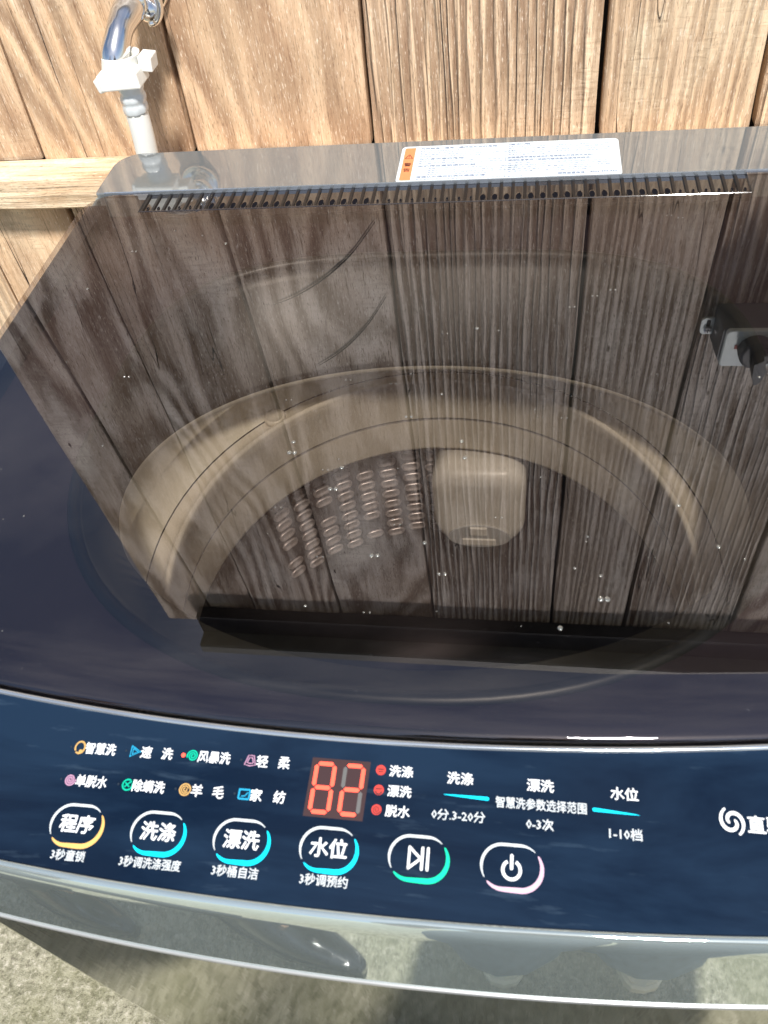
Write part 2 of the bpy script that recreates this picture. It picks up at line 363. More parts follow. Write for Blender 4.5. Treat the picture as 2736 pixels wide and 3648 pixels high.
# ------------------------------------------------------------------ plank wall
WY = 0.80
wall = thing('plank_wall', 'sunlit wall of upright brown wooden planks with dark gaps behind the washing machine', 'wall', (0.3, WY + 0.03, 0))
def plank(xl0, xl1, xr0, xr1, z0, z1, m, dy=0.0, name='plank', n=26, jit=0.0006, gap=0.0018):
    """xl0/xl1: left edge at bottom/top, xr0/xr1 the right edge"""
    bm = B(); loops = []
    for i in range(n + 1):
        t = i / n; z = z0 + (z1 - z0) * t
        xl = xl0 + (xl1 - xl0) * t + gap + random.uniform(0, jit) + 0.0007 * math.sin(z * 17 + xl0 * 50)
        xr = xr0 + (xr1 - xr0) * t - gap - random.uniform(0, jit) + 0.0007 * math.sin(z * 17 + xr0 * 50)
        yf = WY + dy; c = 0.0022
        loops.append([(xl, WY + 0.022, z), (xl, yf + c, z), (xl + c * 0.7, yf + c * 0.25, z), (xl + 0.007, yf, z),
                      (xr - 0.007, yf, z), (xr - c * 0.7, yf + c * 0.25, z), (xr, yf + c, z), (xr, WY + 0.022, z)])
    loft(bm, loops, cap=True)
    return part(name, bm, m, wall)
ZB = ZG - 0.060; ZT = ZG + 0.955
gx = [(-0.632, -0.578, None), (-0.560, -0.480), (-0.432, -0.392), (-0.264, -0.232), (-0.077, -0.066), (0.138, 0.1365), (0.279, 0.256), (0.425, 0.43), (0.58, 0.57), (0.74, 0.75), (0.90, 0.91), (1.05, 1.05)]
mats = ['wood_swirl', 'wood_swirl', 'wood_arch', 'wood_swirl', 'wood_lines', 'wood_pale', 'wood_lines', 'wood_swirl', 'wood_lines', 'wood_arch', 'wood_pale']
for i in range(len(gx) - 1):
    a, b = gx[i], gx[i + 1]
    plank(a[0], a[1], b[0], b[1], ZB, ZT, M[mats[i]], dy=[0.0, 0.002, -0.001, 0.0015, -0.0005, 0.0, 0.0035, 0, .002, 0, .001][i],
          gap=0.0025 if i in (5, 6) else 0.0018)
lx = [-0.86, -0.68, -0.547, -0.428, -0.27, -0.12, 0.03, 0.19, 0.34, 0.50, 0.68, 0.86, 1.05]
for i in range(len(lx) - 1):
    plank(lx[i] - 0.015, lx[i], lx[i + 1] - 0.015, lx[i + 1], 0.02, ZG - 0.099, M[['wood_swirl', 'wood_pale', 'wood_arch', 'wood_lines'][i % 4]], dy=0.002 * (i % 2), n=14)
for arc_ in [[(-0.2197, 0.2477), (-0.189, 0.2351), (-0.1581, 0.2167), (-0.1335, 0.1977), (-0.1121, 0.177), (-0.0849, 0.143)], [(-0.1784, 0.3395), (-0.1517, 0.3211), (-0.1284, 0.2998), (-0.1051, 0.2725), (-0.0819, 0.2369)]]:      # curved saw scars cut into the plank
    bm = B(); pts = bez([(x, 0.8000, ZG + z) for x, z in arc_], 6); tube(bm, pts, [0.0003 + 0.0006 * math.sin(math.pi * k / (len(pts) - 1)) for k in range(len(pts))], 6)
    part('saw_scar', bm, M['scar_shade_dark'], wall)
bm = B()
loops = []
for i in range(41):
    x = -0.9 + 1.95 * i / 40
    w = 0.0016 * math.sin(x * 9) + 0.001 * math.sin(x * 31); lo = ZG - 0.098 + 0.003 * math.sin(x * 7 + 1.0); top = ZG - 0.062
    yf = 0.766 + w
    loops.append([(x, 0.7985, lo), (x, yf + 0.006, lo), (x, yf + 0.001, lo + 0.004), (x, yf, lo + 0.012), (x, yf, top - 0.0035), (x, yf + 0.0015, top - 0.0008), (x, yf + 0.004, top), (x, 0.7985, top + 0.003)])
loft(bm, loops, cap=True); part('wall_beam', bm, M['wood_beam'], wall)
bm = B(); box(bm, -0.576, 1.05, WY + 0.0225, WY + 0.034, 0.02, ZT - 0.002); part('gap_light_block', bm, M['scar_shade_dark'], wall)  # added dark board that blocks light coming through the plank gaps
bm = B(); box(bm, -0.50, 1.05, 0.776, 0.7985, ZG + 0.908, ZG + 0.9565); part('eave_shade_bar', bm, M['scar_shade_dark'], wall)  # added near-black strip standing in for the shade under the eave
bm = B(); box(bm, -0.50, 1.25, 0.745, 1.25, ZG + 0.957, ZG + 0.982, 0.003, 1)
tag(mesh_obj('roof_edge', bm, M['roof'], None, (0.3, 1.0, ZG + 0.957)), 'thin grey roof edge overhanging the top of the plank wall', 'roof')

# ------------------------------------------------------------------ washing machine
wm = thing('washing_machine', 'top-loading washing machine with dark glass lid and navy touch panel reading 82', 'washing machine', (0, 0.38, 0))
XC = 0.014
def ytop(x): return 0.1497 + 0.35 * (x - XC) ** 2
TH = rad(8)
def pz(y): return ZG - 0.004 - math.tan(TH) * (0.150 - y)
def ybot(x): return 0.0838 + 0.27 * (x - XC) ** 2
HW = 0.2845
# cabinet
bm = B(); cr_ = rrect(-0.272, 0.272, 0.112, 0.655, (0.012,) * 4, 4); ci_ = rrect(-0.2705, 0.2705, 0.1135, 0.6535, (0.0105,) * 4, 4)
loft(bm, [[(x, y, z) for x, y in p] for p, z in ((ci_, ZG - 0.075), (cr_, ZG - 0.075), (cr_, 0.03), (ci_, 0.03), (ci_, 0.032), (ci_, ZG - 0.075))]); bmesh.ops.remove_doubles(bm, verts=bm.verts, dist=1e-5)
part('cabinet', bm, M['cabinet'], wm)
for sx in (-0.22, 0.22):
    for sy in (0.16, 0.60):
        bm = B(); tube(bm, [(sx, sy, 0.0), (sx, sy, 0.006), (sx, sy, 0.03)], [0.024, 0.024, 0.016], 16); part('foot', bm, M['plug'], wm)
# silver nose and strip swept along the bulging front
bm = B(); loops = []; N = 60
prof = [(0.0, -0.0035), (-0.0002, 0.0006), (-0.0007, 0.0011), (-0.0016, 0.0012), (-0.0026, 0.0008), (-0.0034, -0.0001), (-0.0040, -0.0016), (-0.0044, -0.0036), (-0.0046, -0.0062), (-0.0047, -0.0095),
        (-0.0047, -0.0130), (-0.0047, -0.0200), (-0.0047, -0.0400), (-0.0047, -0.0700), (-0.0047, -0.1000)]
for i in range(N + 1):
    x = -HW + 2 * HW * i / N; y0 = ybot(x); z0 = pz(y0)
    loops.append([(x, y0 + a, z0 + b) for a, b in prof])
loft(bm, loops, closed=False)
part('front_strip', bm, M['strip'], wm, smooth=True)
bm = B(); loops = []
pb = [(-0.0044, -0.0995), (-0.0054, -0.0998), (-0.0057, -0.1006), (-0.0057, -0.1028), (-0.0053, -0.1036), (-0.0030, -0.1040), (0.026, -0.1040), (0.026, -0.0995)]
for i in range(N + 1):
    x = -HW + 2 * HW * i / N; y0 = ybot(x); z0 = pz(y0)
    loops.append([(x, y0 + a, z0 + b) for a, b in pb])
loft(bm, loops, cap=True); part('trim_bead', bm, M['bead'], wm, smooth=False)
# side skins of the top cover
for s in (-1, 1):
    bm = B(); box(bm, s * 0.2835 - 0.0015, s * 0.2835 + 0.0015, 0.125, 0.665, ZG - 0.118, ZG - 0.0065, 0.001, 1); part('side_skin', bm, M['strip'], wm)
# control panel sheet
bm = B(); rows = []
for j in range(7):
    row = []
    for i in range(N + 1):
        x = -HW + 2 * HW * i / N; y = ybot(x) + (ytop(x) - 0.0012 - ybot(x)) * j / 6
        row.append((x, y, pz(y)))
    rows.append(row)
loft(bm, rows, closed=False)
panel = part('control_panel', bm, M['panel'], wm, smooth=True)
# bright rim between lid and panel
bm = B(); loops = []
for i in range(N + 1):
    x = -HW + 2 * HW * i / N; y = ytop(x); z = pz(y)
    loops.append([(x, y - 0.0016, z - 0.001), (x, y - 0.0015, z + 0.0004), (x, y - 0.0006, z + 0.0011), (x, y + 0.0006, z + 0.0009), (x, y + 0.0009, z - 0.001)])
loft(bm, loops, cap=True); part('panel_rim', bm, M['rim'], wm, smooth=True)

# glass lid
VX = 0.2325; VY = 0.5795
bm = B()
xs = [-1, -0.97, -0.93, -0.88, -VX / HW] + [(-VX + 2 * VX * k / 24) / HW for k in range(1, 24)] + [VX / HW, 0.88, 0.93, 0.97, 1]
ys = [0.0, 0.004, 0.009, 0.015, 0.022, 0.031, 0.042] + [None] * 14
def hw(y):
    r = 0.030
    if y > 0.6105 - r: d = (y - (0.6105 - r)) / r; return HW - r + r * math.sqrt(max(0.0, 1 - d * d))
    return HW
grid = []
tl = [0.10, 0.2, 0.3, 0.4, 0.5, 0.6, 0.7, 0.8, 0.9]
for j in range(24):
    row = []
    for u in xs:
        x0 = u * HW
        yf = ytop(x0) + 0.0016
        if j < 7: y = yf + ys[j]
        elif j < 16: y = (yf + 0.042) + (VY - (yf + 0.042)) * (j - 6) / 10.0
        else:
            y = VY + (0.6105 - VY) * (j - 16) / 7.0
        k = hw(y) / HW if j >= 16 else 1
        x = x0 if abs(u) <= VX / HW + 1e-6 else math.copysign(VX + (abs(x0) - VX) * (hw(y) - VX) / (HW - VX), x0)
        e = y - yf
        dz = -0.0045 * max(0.0, 1 - e / 0.024) ** 2.2
        row.append(bm.verts.new((x, y, ZG + dz)))
    grid.append(row)
for j in range(23):
    for i in range(len(xs) - 1):
        if j >= 16 and xs[i] >= -VX / HW - 1e-6 and xs[i + 1] <= VX / HW + 1e-6: continue
        bm.faces.new((grid[j][i], grid[j][i + 1], grid[j + 1][i + 1], grid[j + 1][i]))
for v in [v for v in bm.verts if not v.link_faces]: bm.verts.remove(v)
lid = part('glass_lid', bm, M['glass'], wm, smooth=False)
for p in lid.data.polygons:
    if p.center.y + 0.38 < ytop(p.center.x) + 0.030: p.use_smooth = True
if lid.data.polygons[0].normal.z < 0: lid.data.flip_normals()
sm = lid.modifiers.new('thickness', 'SOLIDIFY'); sm.thickness = 0.004; sm.offset = -1

for s_ in (-1, 1):
    bm = B(); box(bm, s_ * 0.2767 - 0.0077, s_ * 0.2767 + 0.0077, 0.19, 0.6, ZG - 0.0178, ZG - 0.0045); part('lid_gasket', bm, M['seg_dark'], wm)
# vent strip at the lid's hinge
bm = B(); box(bm, -VX + 0.0003, VX - 0.0003, VY + 0.0004, 0.6095, ZG - 0.0062, ZG - 0.0022)
vent = part('vent_strip', bm, M['vent'], wm)
bm = B(); box(bm, -VX + 0.0003, VX - 0.0003, VY + 0.0003, VY + 0.0016, ZG - 0.0060, ZG + 0.0004, 0.0004, 1); part('vent_lip', bm, M['vent'], vent, org=WORLD[wm])
NV = 52; cw = 2 * VX / NV
bm = B()
h = 0.0011
v8 = [(-0.0013, 0.0018, 0), (0.0013, 0.0018, 0), (0.0013, 0.0285, 0), (-0.0013, 0.0285, 0)]
a = [bm.verts.new((p[0], p[1], 0)) for p in v8]; b = [bm.verts.new((p[0] * 0.8 + 0.0003, p[1], h)) for p in v8]
bm.faces.new(b)
for i in range(4): j = (i + 1) % 4; bm.faces.new((a[i], a[j], b[j], b[i]))
me = bpy.data.meshes.new('rib'); bmesh.ops.recalc_face_normals(bm, faces=bm.faces); bm.to_mesh(me); bm.free(); me.materials.append(M['vent_rib'])
bm = B(); loft(bm, [[(0.0021 * s * math.cos(t), 0.0048 * s * math.sin(t), z) for t in [2 * math.pi * k / 12 for k in range(12)]] for s, z in ((1.22, 0), (1.2, 0.0006), (1.0, 0.0007))])
meh = bpy.data.meshes.new('vent_hole_rim'); bmesh.ops.recalc_face_normals(bm, faces=bm.faces); bm.to_mesh(meh); bm.free(); meh.materials.append(M['vent'])
bm = B(); vs_ = [bm.verts.new((0.0021 * math.cos(2 * math.pi * k / 12), 0.0048 * math.sin(2 * math.pi * k / 12), 0.0006)) for k in range(12)]; bm.faces.new(vs_)
meb = bpy.data.meshes.new('vent_hole'); bm.to_mesh(meb); bm.free(); meb.materials.append(M['hole'])
for i in range(NV):
    x = -VX + cw * (i + 0.1)
    o = bpy.data.objects.new('rib', me); C.objects.link(o); place(o, vent, Vector((x, VY + 0.001, ZG - 0.0022)))
    if 6 <= i <= 20 or 30 <= i <= 45:
        sc_ = 1.0
    else: sc_ = 0.42
    for nm, mm in (('vent_hole_rim', meh), ('vent_hole', meb)):
        o = bpy.data.objects.new(nm, mm); C.objects.link(o); place(o, vent, Vector((x + cw * 0.50, VY + 0.0085, ZG - 0.0021))); o.scale = (sc_, sc_, 1)

# rear panel
bm = B()
def rp(ins): return rrect(-0.2815 + ins, 0.2815 - ins, 0.6112 + ins, 0.6800 - ins, (0.004, 0.004, 0.022, 0.022))
loft(bm, [[(x, y, z) for x, y in rp(i)] for i, z in ((0.0, ZG - 0.07), (0.0, ZG - 0.0012), (0.0004, ZG - 0.0003), (0.0012, ZG + 0.0001), (0.0012, ZG + 0.0001))][:4])
top = [bm.verts.new((x, y, ZG + 0.0001)) for x, y in rp(0.0012)]; bm.faces.new(top); bmesh.ops.remove_doubles(bm, verts=bm.verts, dist=1e-6)
part('rear_panel', bm, M['rear'], wm)
bm = B(); loops = []
for i in range(31):
    x = -0.272 + 0.544 * i / 30
    loops.append([(x, 0.6098, ZG - 0.002), (x, 0.6098, ZG + 0.0009), (x, 0.6106, ZG + 0.0013), (x, 0.6112, ZG + 0.0005), (x, 0.6111, ZG - 0.002)])
loft(bm, loops, cap=True); part('rear_rim', bm, M['rim'], wm)

# ---- inner tub seen through the glass
TC = (0.013, 0.33)
def sup(cx, cy, hx, hy, ef, er, z, n=96, hyf=None):
    o = []
    for k in range(n):
        t = 2 * math.pi * k / n; c, s = math.cos(t), math.sin(t); e = er if s > 0 else ef
        # blend exponents towards the sides so that the outline has no kink
        o.append((cx + hx * math.copysign(abs(c) ** (2 / e), c), cy + hy * math.copysign(abs(s) ** (2 / e), s), z))
    return o
def circ(r, z, n=96, c=TC): return [(c[0] + r * math.cos(2 * math.pi * k / n), c[1] + r * math.sin(2 * math.pi * k / n), z) for k in range(n)]
b0 = lambda ins, z: sup(0.013, 0.358, 0.208 - ins, 0.183 - ins, 2.3, 3.4, ZG + z)
outer = []
for (x, y, z) in b0(0, -0.018):
    # deck outer loop: push radially to the rectangle
    dx, dy = x - 0.013, y - 0.358; k = min((0.280 / abs(dx)) if dx else 9, ((0.248 if dy > 0 else 0.195) / abs(dy)) if abs(dy) > 1e-9 else 9)
    outer.append((0.0 + dx * k, 0.358 + dy * k, ZG - 0.018))
bm = B(); loft(bm, [outer, b0(0.006, -0.018)]); part('inner_frame', bm, M['deck'], wm)
bm = B(); loft(bm, [b0(0.0065, -0.0195), b0(0.006, -0.0165), b0(0.0035, -0.0150), b0(0.0005, -0.0155), b0(-0.001, -0.0178)]); part('opening_lip', bm, M['bowl'], wm, smooth=True)
b1 = lambda z, k=0: sup(0.013, 0.334, 0.192 - k, 0.124 - k, 2.0, 2.05, ZG + z)
bm = B(); loft(bm, [b0(0.0063, -0.019), b0(0.010, -0.028), b1(-0.050), b1(-0.056)]); part('bowl_wall', bm, M['bowl'], wm, smooth=True)
bm = B(); loft(bm, [b1(-0.0562), b1(-0.060, 0.000), circ(0.2005, ZG - 0.092), circ(0.193, ZG - 0.108), circ(0.189, ZG - 0.1125)]); part('tub_cover', bm, M['cover'], wm, smooth=True)
ringp = [(0.1885, -0.1135), (0.186, -0.114), (0.1775, -0.1125), (0.1748, -0.1090), (0.1728, -0.1062), (0.1708, -0.1062), (0.1698, -0.1090), (0.1715, -0.1180), (0.1735, -0.149)]
bm = B(); loft(bm, [circ(r, ZG + z) for r, z in ringp]); ring = part('balance_ring', bm, M['ring'], wm, smooth=True)
bm = B(); loft(bm, [circ(0.1735, ZG - 0.1491), circ(0.1755, ZG - 0.1496), circ(0.1755, ZG - 0.1512), circ(0.1738, ZG - 0.1516)]); part('ring_seam', bm, M['ring_dark'], ring, org=WORLD[wm])
bm = B(); loft(bm, [circ(0.1738, ZG - 0.1517), circ(0.1742, ZG - 0.184), circ(0.1750, ZG - 0.1865), circ(0.203, ZG - 0.1865)]); part('ring_skirt', bm, M['ring'], ring, smooth=True, org=WORLD[wm])
# oval cap on the cover and a grey square mark with a line of small print
bm = B(); cx, cy = -0.117, 0.461; loft(bm, [[(cx + r * math.cos(t), cy + r * math.sin(t), ZG + z) for t in [2 * math.pi * k / 24 for k in range(24)]] for r, z in ((0.0085, -0.1135), (0.0085, -0.109), (0.0075, -0.108), (0.0062, -0.1095))], cap=True)
part('cover_cap', bm, M['ring'], wm, smooth=True)
# basket
bm = B(); loft(bm, [circ(0.2035, ZG - 0.187), circ(0.205, ZG - 0.20), circ(0.205, ZG - 0.50), circ(0.19, ZG - 0.535), circ(0.16, ZG - 0.545)], cap=False)
basket = part('basket', bm, M['steel'], wm, smooth=True)
bm = B(); n_ = 96
loft(bm, [circ(0.16, ZG - 0.545), circ(0.12, ZG - 0.54), circ(0.05, ZG - 0.51), circ(0.02, ZG - 0.50)], cap=True); part('pulsator', bm, M['pulsator'], wm, smooth=True)
# embossed pillows on the basket wall (frame with a raised oblong inside and a small hole between)
def pillow_mesh():
    bm = B(); R_ = 0.205
    def f(u, v, h): a = u / R_; return ((R_ - h) * math.sin(a), (R_ - h) * math.cos(a) - R_, v)
    for (hw_, hh, r, h0, h1) in ((0.0088, 0.0054, 0.005, 0.0, 0.0020),):
        outl = lambda k: rrect(-hw_ + k, hw_ - k, -hh + k, hh - k, (max(0.0006, r - k),) * 4, 3)
        loft(bm, [[f(x, y, h) for x, y in outl(k)] for k, h in ((0, 0.0002), (0.0006, 0.0016), (0.0016, 0.0020), (0.0026, 0.0012), (0.0034, 0.0006))], cap=True)
    me = bpy.data.meshes.new('basket_dimple'); bmesh.ops.recalc_face_normals(bm, faces=bm.faces); bm.to_mesh(me); bm.free()
    me.materials.append(M['steel_lit'])
    for p in me.polygons: p.use_smooth = True
    return me
pm_ = pillow_mesh()
for ci in range(-8, 1):
    for ri in range(9):
        if ci > 4: continue
        ang = ci * 0.107 + 0.02
        if -0.22 < -ang * 0 and False: pass
        z = ZG - 0.208 - ri * 0.0145 - (0.004 if ci % 2 else 0)
        if 0.0 < ang < 0.36 and ri < 8 or random.random() < 0.06: continue
        o = bpy.data.objects.new('basket_dimple', pm_); C.objects.link(o)
        # local y axis of the dimple points outwards from the tub axis
        place(o, basket, Vector((TC[0] + 0.2048 * math.sin(ang), TC[1] + 0.2048 * math.cos(ang), z)))
        o.rotation_euler = (0, 0, -ang)
        o.rotation_euler.z = -ang
# (dimple mesh is curved round its own origin: its centre line lies on the wall)
# lint filter hanging on the basket wall
def fbox(k, y):
    o = [(0.0395 + (0.041 - k) * math.cos(t), y, ZG - 0.258 + (0.038 - k) * math.sin(t)) for t in [math.pi * (1 + q / 20) for q in range(21)]]
    return o + [(x, y, z) for x, z in rrect(-0.0015 + k, 0.0805 - k, ZG - 0.258, ZG - 0.192 - k, (0.001, 0.001, 0.020, 0.020), 8)[18:]]
bm = B(); loft(bm, [fbox(0, 0.525), fbox(0, 0.487), fbox(0.002, 0.4825), fbox(0.006, 0.4795), fbox(0.014, 0.478)], cap=True)
fil = part('lint_filter', bm, M['filter'], wm, smooth=True)
for p in fil.data.polygons: p.use_smooth = len(p.vertices) == 4
bm = B(); pl = [0] + [(0.0395 + 0.028 * math.cos(t), ZG - 0.274 + (0.017 if math.sin(t) > 0 else 0.013) * math.sin(t)) for t in [2 * math.pi * k / 32 for k in range(32)]]
prism(bm, pl[1:], 0.4782, 0.4762, lambda x, y, h: (x, h, y)); part('filter_plate', bm, M['filter_latch'], fil, org=WORLD[wm])
bm = B(); box(bm, 0.031, 0.047, 0.4735, 0.4761, ZG - 0.268, ZG - 0.257, 0.001, 1); part('filter_latch', bm, M['filter'], fil, org=WORLD[wm])
bm = B(); box(bm, 0.024, 0.055, 0.4742, 0.4761, ZG - 0.2825, ZG - 0.2735, 0.001, 1); part('filter_grip', bm, M['filter'], fil, org=WORLD[wm])

# ---- print on the panel -----------------------------------------------------------
c8, s8 = math.cos(TH), math.sin(TH)
def P(u, v, h=0.25):
    """panel millimetres (u to the right, v up the slope from the panel's top line) to world"""
    u, v, h = u / 1000, v / 1000, h / 1000
    return Vector((u, 0.150 + v * c8 - h * s8, ZG - 0.004 + v * s8 + h * c8))
def S(u, v, h=0.2):       # flat millimetres on the rear panel
    return Vector((u / 1000, v / 1000, ZG + 0.0001 + h / 1000))
def text_bm(body, size, cx, cy, F, bold=0.0, hh=0.25, space=1.0, width=None, align='CENTER', skew=0.0):
    cu = bpy.data.curves.new('t', 'FONT'); cu.body = body; cu.size = 1.0; cu.align_x = 'LEFT'; cu.resolution_u = 1
    cu.space_character = space; cu.offset = min(bold, 0.004)
    o = bpy.data.objects.new('t', cu); C.objects.link(o); bpy.context.view_layer.update()
    me = bpy.data.meshes.new_from_object(o.evaluated_get(bpy.context.evaluated_depsgraph_get()))
    bpy.data.objects.remove(o); bpy.data.curves.remove(cu)
    bm = B(); bm.from_mesh(me); bpy.data.meshes.remove(me)
    xs_ = [v.co.x for v in bm.verts]; ys_ = [v.co.y for v in bm.verts]
    x0, x1, y0, y1 = min(xs_), max(xs_), min(ys_), max(ys_)
    k = size / (y1 - y0); kx = (width / (x1 - x0)) if width else k
    for v in bm.verts:
        a = (v.co.x - (x0 + x1) / 2) * kx if align == 'CENTER' else (v.co.x - x0) * kx
        b = (v.co.y - (y0 + y1) / 2) * k
        v.co = F(cx + a + skew * b, cy + b, hh)
    if bold > 0.005:
        me = bpy.data.meshes.new('x'); bm.to_mesh(me); d = bold * size
        for q, (dx, dy) in enumerate(((1, 0.4), (-1, -0.4), (0.3, -1), (-0.3, 1))):
            n0 = len(bm.verts); bm.from_mesh(me); bm.verts.ensure_lookup_table(); off = F(dx * d, dy * d, 0.02 * (q + 1)) - F(0, 0, 0)
            for v in bm.verts[n0:]: v.co += off
        bpy.data.meshes.remove(me)
    return bm
def ribbon(bm, pts, w, F, hh=0.25):
    """flat ribbon; w is a width or a list of widths"""
    n = len(pts); ws = w if hasattr(w, '__len__') else [w] * n; L_, R_ = [], []
    for i in range(n):
        ax, ay = pts[max(i - 1, 0)]; bx, by = pts[min(i + 1, n - 1)]; dx, dy = bx - ax, by - ay; l = math.hypot(dx, dy) or 1
        nx, ny = -dy / l * ws[i] / 2, dx / l * ws[i] / 2
        L_.append(bm.verts.new(F(pts[i][0] + nx, pts[i][1] + ny, hh))); R_.append(bm.verts.new(F(pts[i][0] - nx, pts[i][1] - ny, hh)))
    for i in range(n - 1): bm.faces.new((L_[i], L_[i + 1], R_[i + 1], R_[i]))
def disc(bm, cx, cy, r, F, hh=0.25, n=20, ry=None):
    bm.faces.new([bm.verts.new(F(cx + r * math.cos(2 * math.pi * k / n), cy + (ry or r) * math.sin(2 * math.pi * k / n), hh)) for k in range(n)])
def arc(cx, cy, r, a0, a1, n=24, ry=None): return [(cx + r * math.cos(rad(a0 + (a1 - a0) * k / n)), cy + (ry or r) * math.sin(rad(a0 + (a1 - a0) * k / n))) for k in range(n + 1)]
def spiral(cx, cy, r0, r1, a0, turns, n=40): return [(cx + (r0 + (r1 - r0) * k / n) * math.cos(a0 + 2 * math.pi * turns * k / n), cy + (r0 + (r1 - r0) * k / n) * math.sin(a0 + 2 * math.pi * turns * k / n)) for k in range(n + 1)]
def sub(name, bm, m, parent): return part(name, bm, m, parent, org=WORLD[parent])
FB = 0.018

def icon(kind, cx, cy):
    bm = B()
    if kind == 'head':
        ribbon(bm, arc(cx, cy, 2.2, -130, 215, ry=2.6), 0.75, P); disc(bm, cx + 0.7, cy - 1.7, 0.85, P, 0.3); return bm, 'amber'
    if kind == 'play':
        for k, w in ((2.5, 0.6), (1.3, 0.5)):
            p = [(cx - k * 0.75, cy + k * 0.9), (cx + k, cy), (cx - k * 0.75, cy - k * 0.9), (cx - k * 0.75, cy + k * 0.9), (cx + k, cy)]
            ribbon(bm, p[:-1], w, P, 0.25 + 0.02 * k); disc(bm, p[0][0], p[0][1], w / 2, P, 0.2); disc(bm, p[1][0], p[1][1], w / 2, P, 0.2); disc(bm, p[2][0], p[2][1], w / 2, P, 0.2)
        return bm, 'blue'
    if kind == 'storm': ribbon(bm, spiral(cx, cy, 0.3, 2.5, 1.0, 2.4, 60), 0.62, P); return bm, 'green'
    if kind == 'bell':
        for k in (1.0, 0.55):
            p = [(cx - 1.2 * k, cy + 2.1 * k), (cx + 1.2 * k, cy + 2.1 * k), (cx + 2.4 * k, cy - 1.8 * k), (cx, cy - 2.3 * k), (cx - 2.4 * k, cy - 1.8 * k), (cx - 1.2 * k, cy + 2.1 * k), (cx, cy + 2.1 * k)]
            ribbon(bm, p, 0.5, P, 0.25 + 0.05 * k)
        return bm, 'mauve'
    if kind == 'spin': ribbon(bm, spiral(cx, cy, 0.2, 2.5, 2.0, 2.7, 60), 0.6, P); return bm, 'mauve'
    if kind == 'mite':
        ribbon(bm, arc(cx, cy, 2.2, 60, 380), 0.7, P); ribbon(bm, [(cx - 1.2, cy - 1.0), (cx, cy + 0.3), (cx + 1.6, cy + 1.6)], 0.6, P, 0.3); ribbon(bm, [(cx - 1.2, cy + 0.9), (cx + 1.0, cy - 0.9)], 0.55, P, 0.33); return bm, 'green'
    if kind == 'wool':
        ribbon(bm, arc(cx, cy, 2.35, 0, 360), 0.6, P); ribbon(bm, arc(cx, cy, 1.5, 20, 330), 0.5, P); ribbon(bm, arc(cx + 0.1, cy, 0.7, 90, 400), 0.5, P); return bm, 'amber'
    if kind == 'home':
        p = [(cx - 2.3, cy + 1.9), (cx + 2.3, cy + 1.9), (cx + 2.2, cy - 1.9), (cx - 2.3, cy - 1.9), (cx - 2.3, cy + 2.2)]
        for i in range(4): ribbon(bm, [p[i], p[i + 1]], 0.75, P, 0.25 + 0.01 * i)
        ribbon(bm, [(cx - 1.2, cy - 0.9), (cx + 0.4, cy - 0.6), (cx + 1.5, cy + 0.8)], 0.5, P, 0.3); return bm, 'blue'
progs = [('head', -115.2, -12.6, [('智慧洗', -105.4, 14.2)]), ('play', -89.3, -12.5, [('速', -84.1, 4.9), ('洗', -74.4, 4.9)]), ('storm', -62.9, -12.5, [('风暴洗', -53.1, 14.4)]),
         ('bell', -36.8, -12.6, [('轻', -31.6, 4.9), ('柔', -22.0, 4.9)]), ('spin', -115.3, -26.7, [('单脱水', -105.4, 14.2)]), ('mite', -88.8, -26.8, [('除螨洗', -79.2, 14.4)]),
         ('wool', -62.9, -26.8, [('羊', -57.6, 4.9), ('毛', -48.1, 4.9)]), ('home', -36.8, -26.7, [('家', -31.6, 4.9), ('纺', -21.6, 4.9)])]
for kind, ix, iy, tx in progs:
    e = empty_part('program_label', wm, P(ix, iy, 0))
    bm, mm = icon(kind, ix, iy); sub('icon', bm, M[mm], e)
    for body, cx, wd in tx: sub('lettering', text_bm(body, 5.0, cx, iy, P, FB, width=wd), M['white_glow_print'], e)
    bm = B(); disc(bm, ix - 4.2, iy, 0.95 if kind == 'storm' else 0.5, P, 0.25); o = sub('program_lamp', bm, M['led'] if kind == 'storm' else M['seg_dark'], e)
    if kind == 'storm': o['label'] = 'lit red program lamp'

def stadium(cx, cy, hwid, hh_, n=24):
    """closed outline, starting at the right end and running counter-clockwise; list of (x, y)"""
    r = hh_; o = []
    for k in range(n + 1): t = rad(-90 + 180 * k / n); o.append((cx + hwid - r + r * math.cos(t), cy + r * math.sin(t)))
    for k in range(n + 1): t = rad(90 + 180 * k / n); o.append((cx - hwid + r + r * math.cos(t), cy + r * math.sin(t)))
    # resample evenly
    o.append(o[0]); d = [0]
    for a, b in zip(o, o[1:]): d.append(d[-1] + math.dist(a, b))
    out = []; j = 0; m_ = 120
    for k in range(m_):
        s = d[-1] * k / m_
        while d[j + 1] < s: j += 1
        t = (s - d[j]) / (d[j + 1] - d[j]); out.append((o[j][0] + (o[j + 1][0] - o[j][0]) * t, o[j][1] + (o[j + 1][1] - o[j][1]) * t))
    return out
btns = [(-106.4, 'amber2', '程序', '3秒童锁', -106.4, 15.0), (-70.2, 'cyan', '洗涤', '3秒调洗涤强度', -70.6, 26.3), (-34.3, 'cyan', '漂洗', '3秒桶自洁', -34.6, 19.2), (2.0, 'cyan', '水位', '3秒调预约', 1.7, 19.2),
        (38.1, 'mint', None, None, 0, 0), (74.3, 'pink', None, None, 0, 0)]
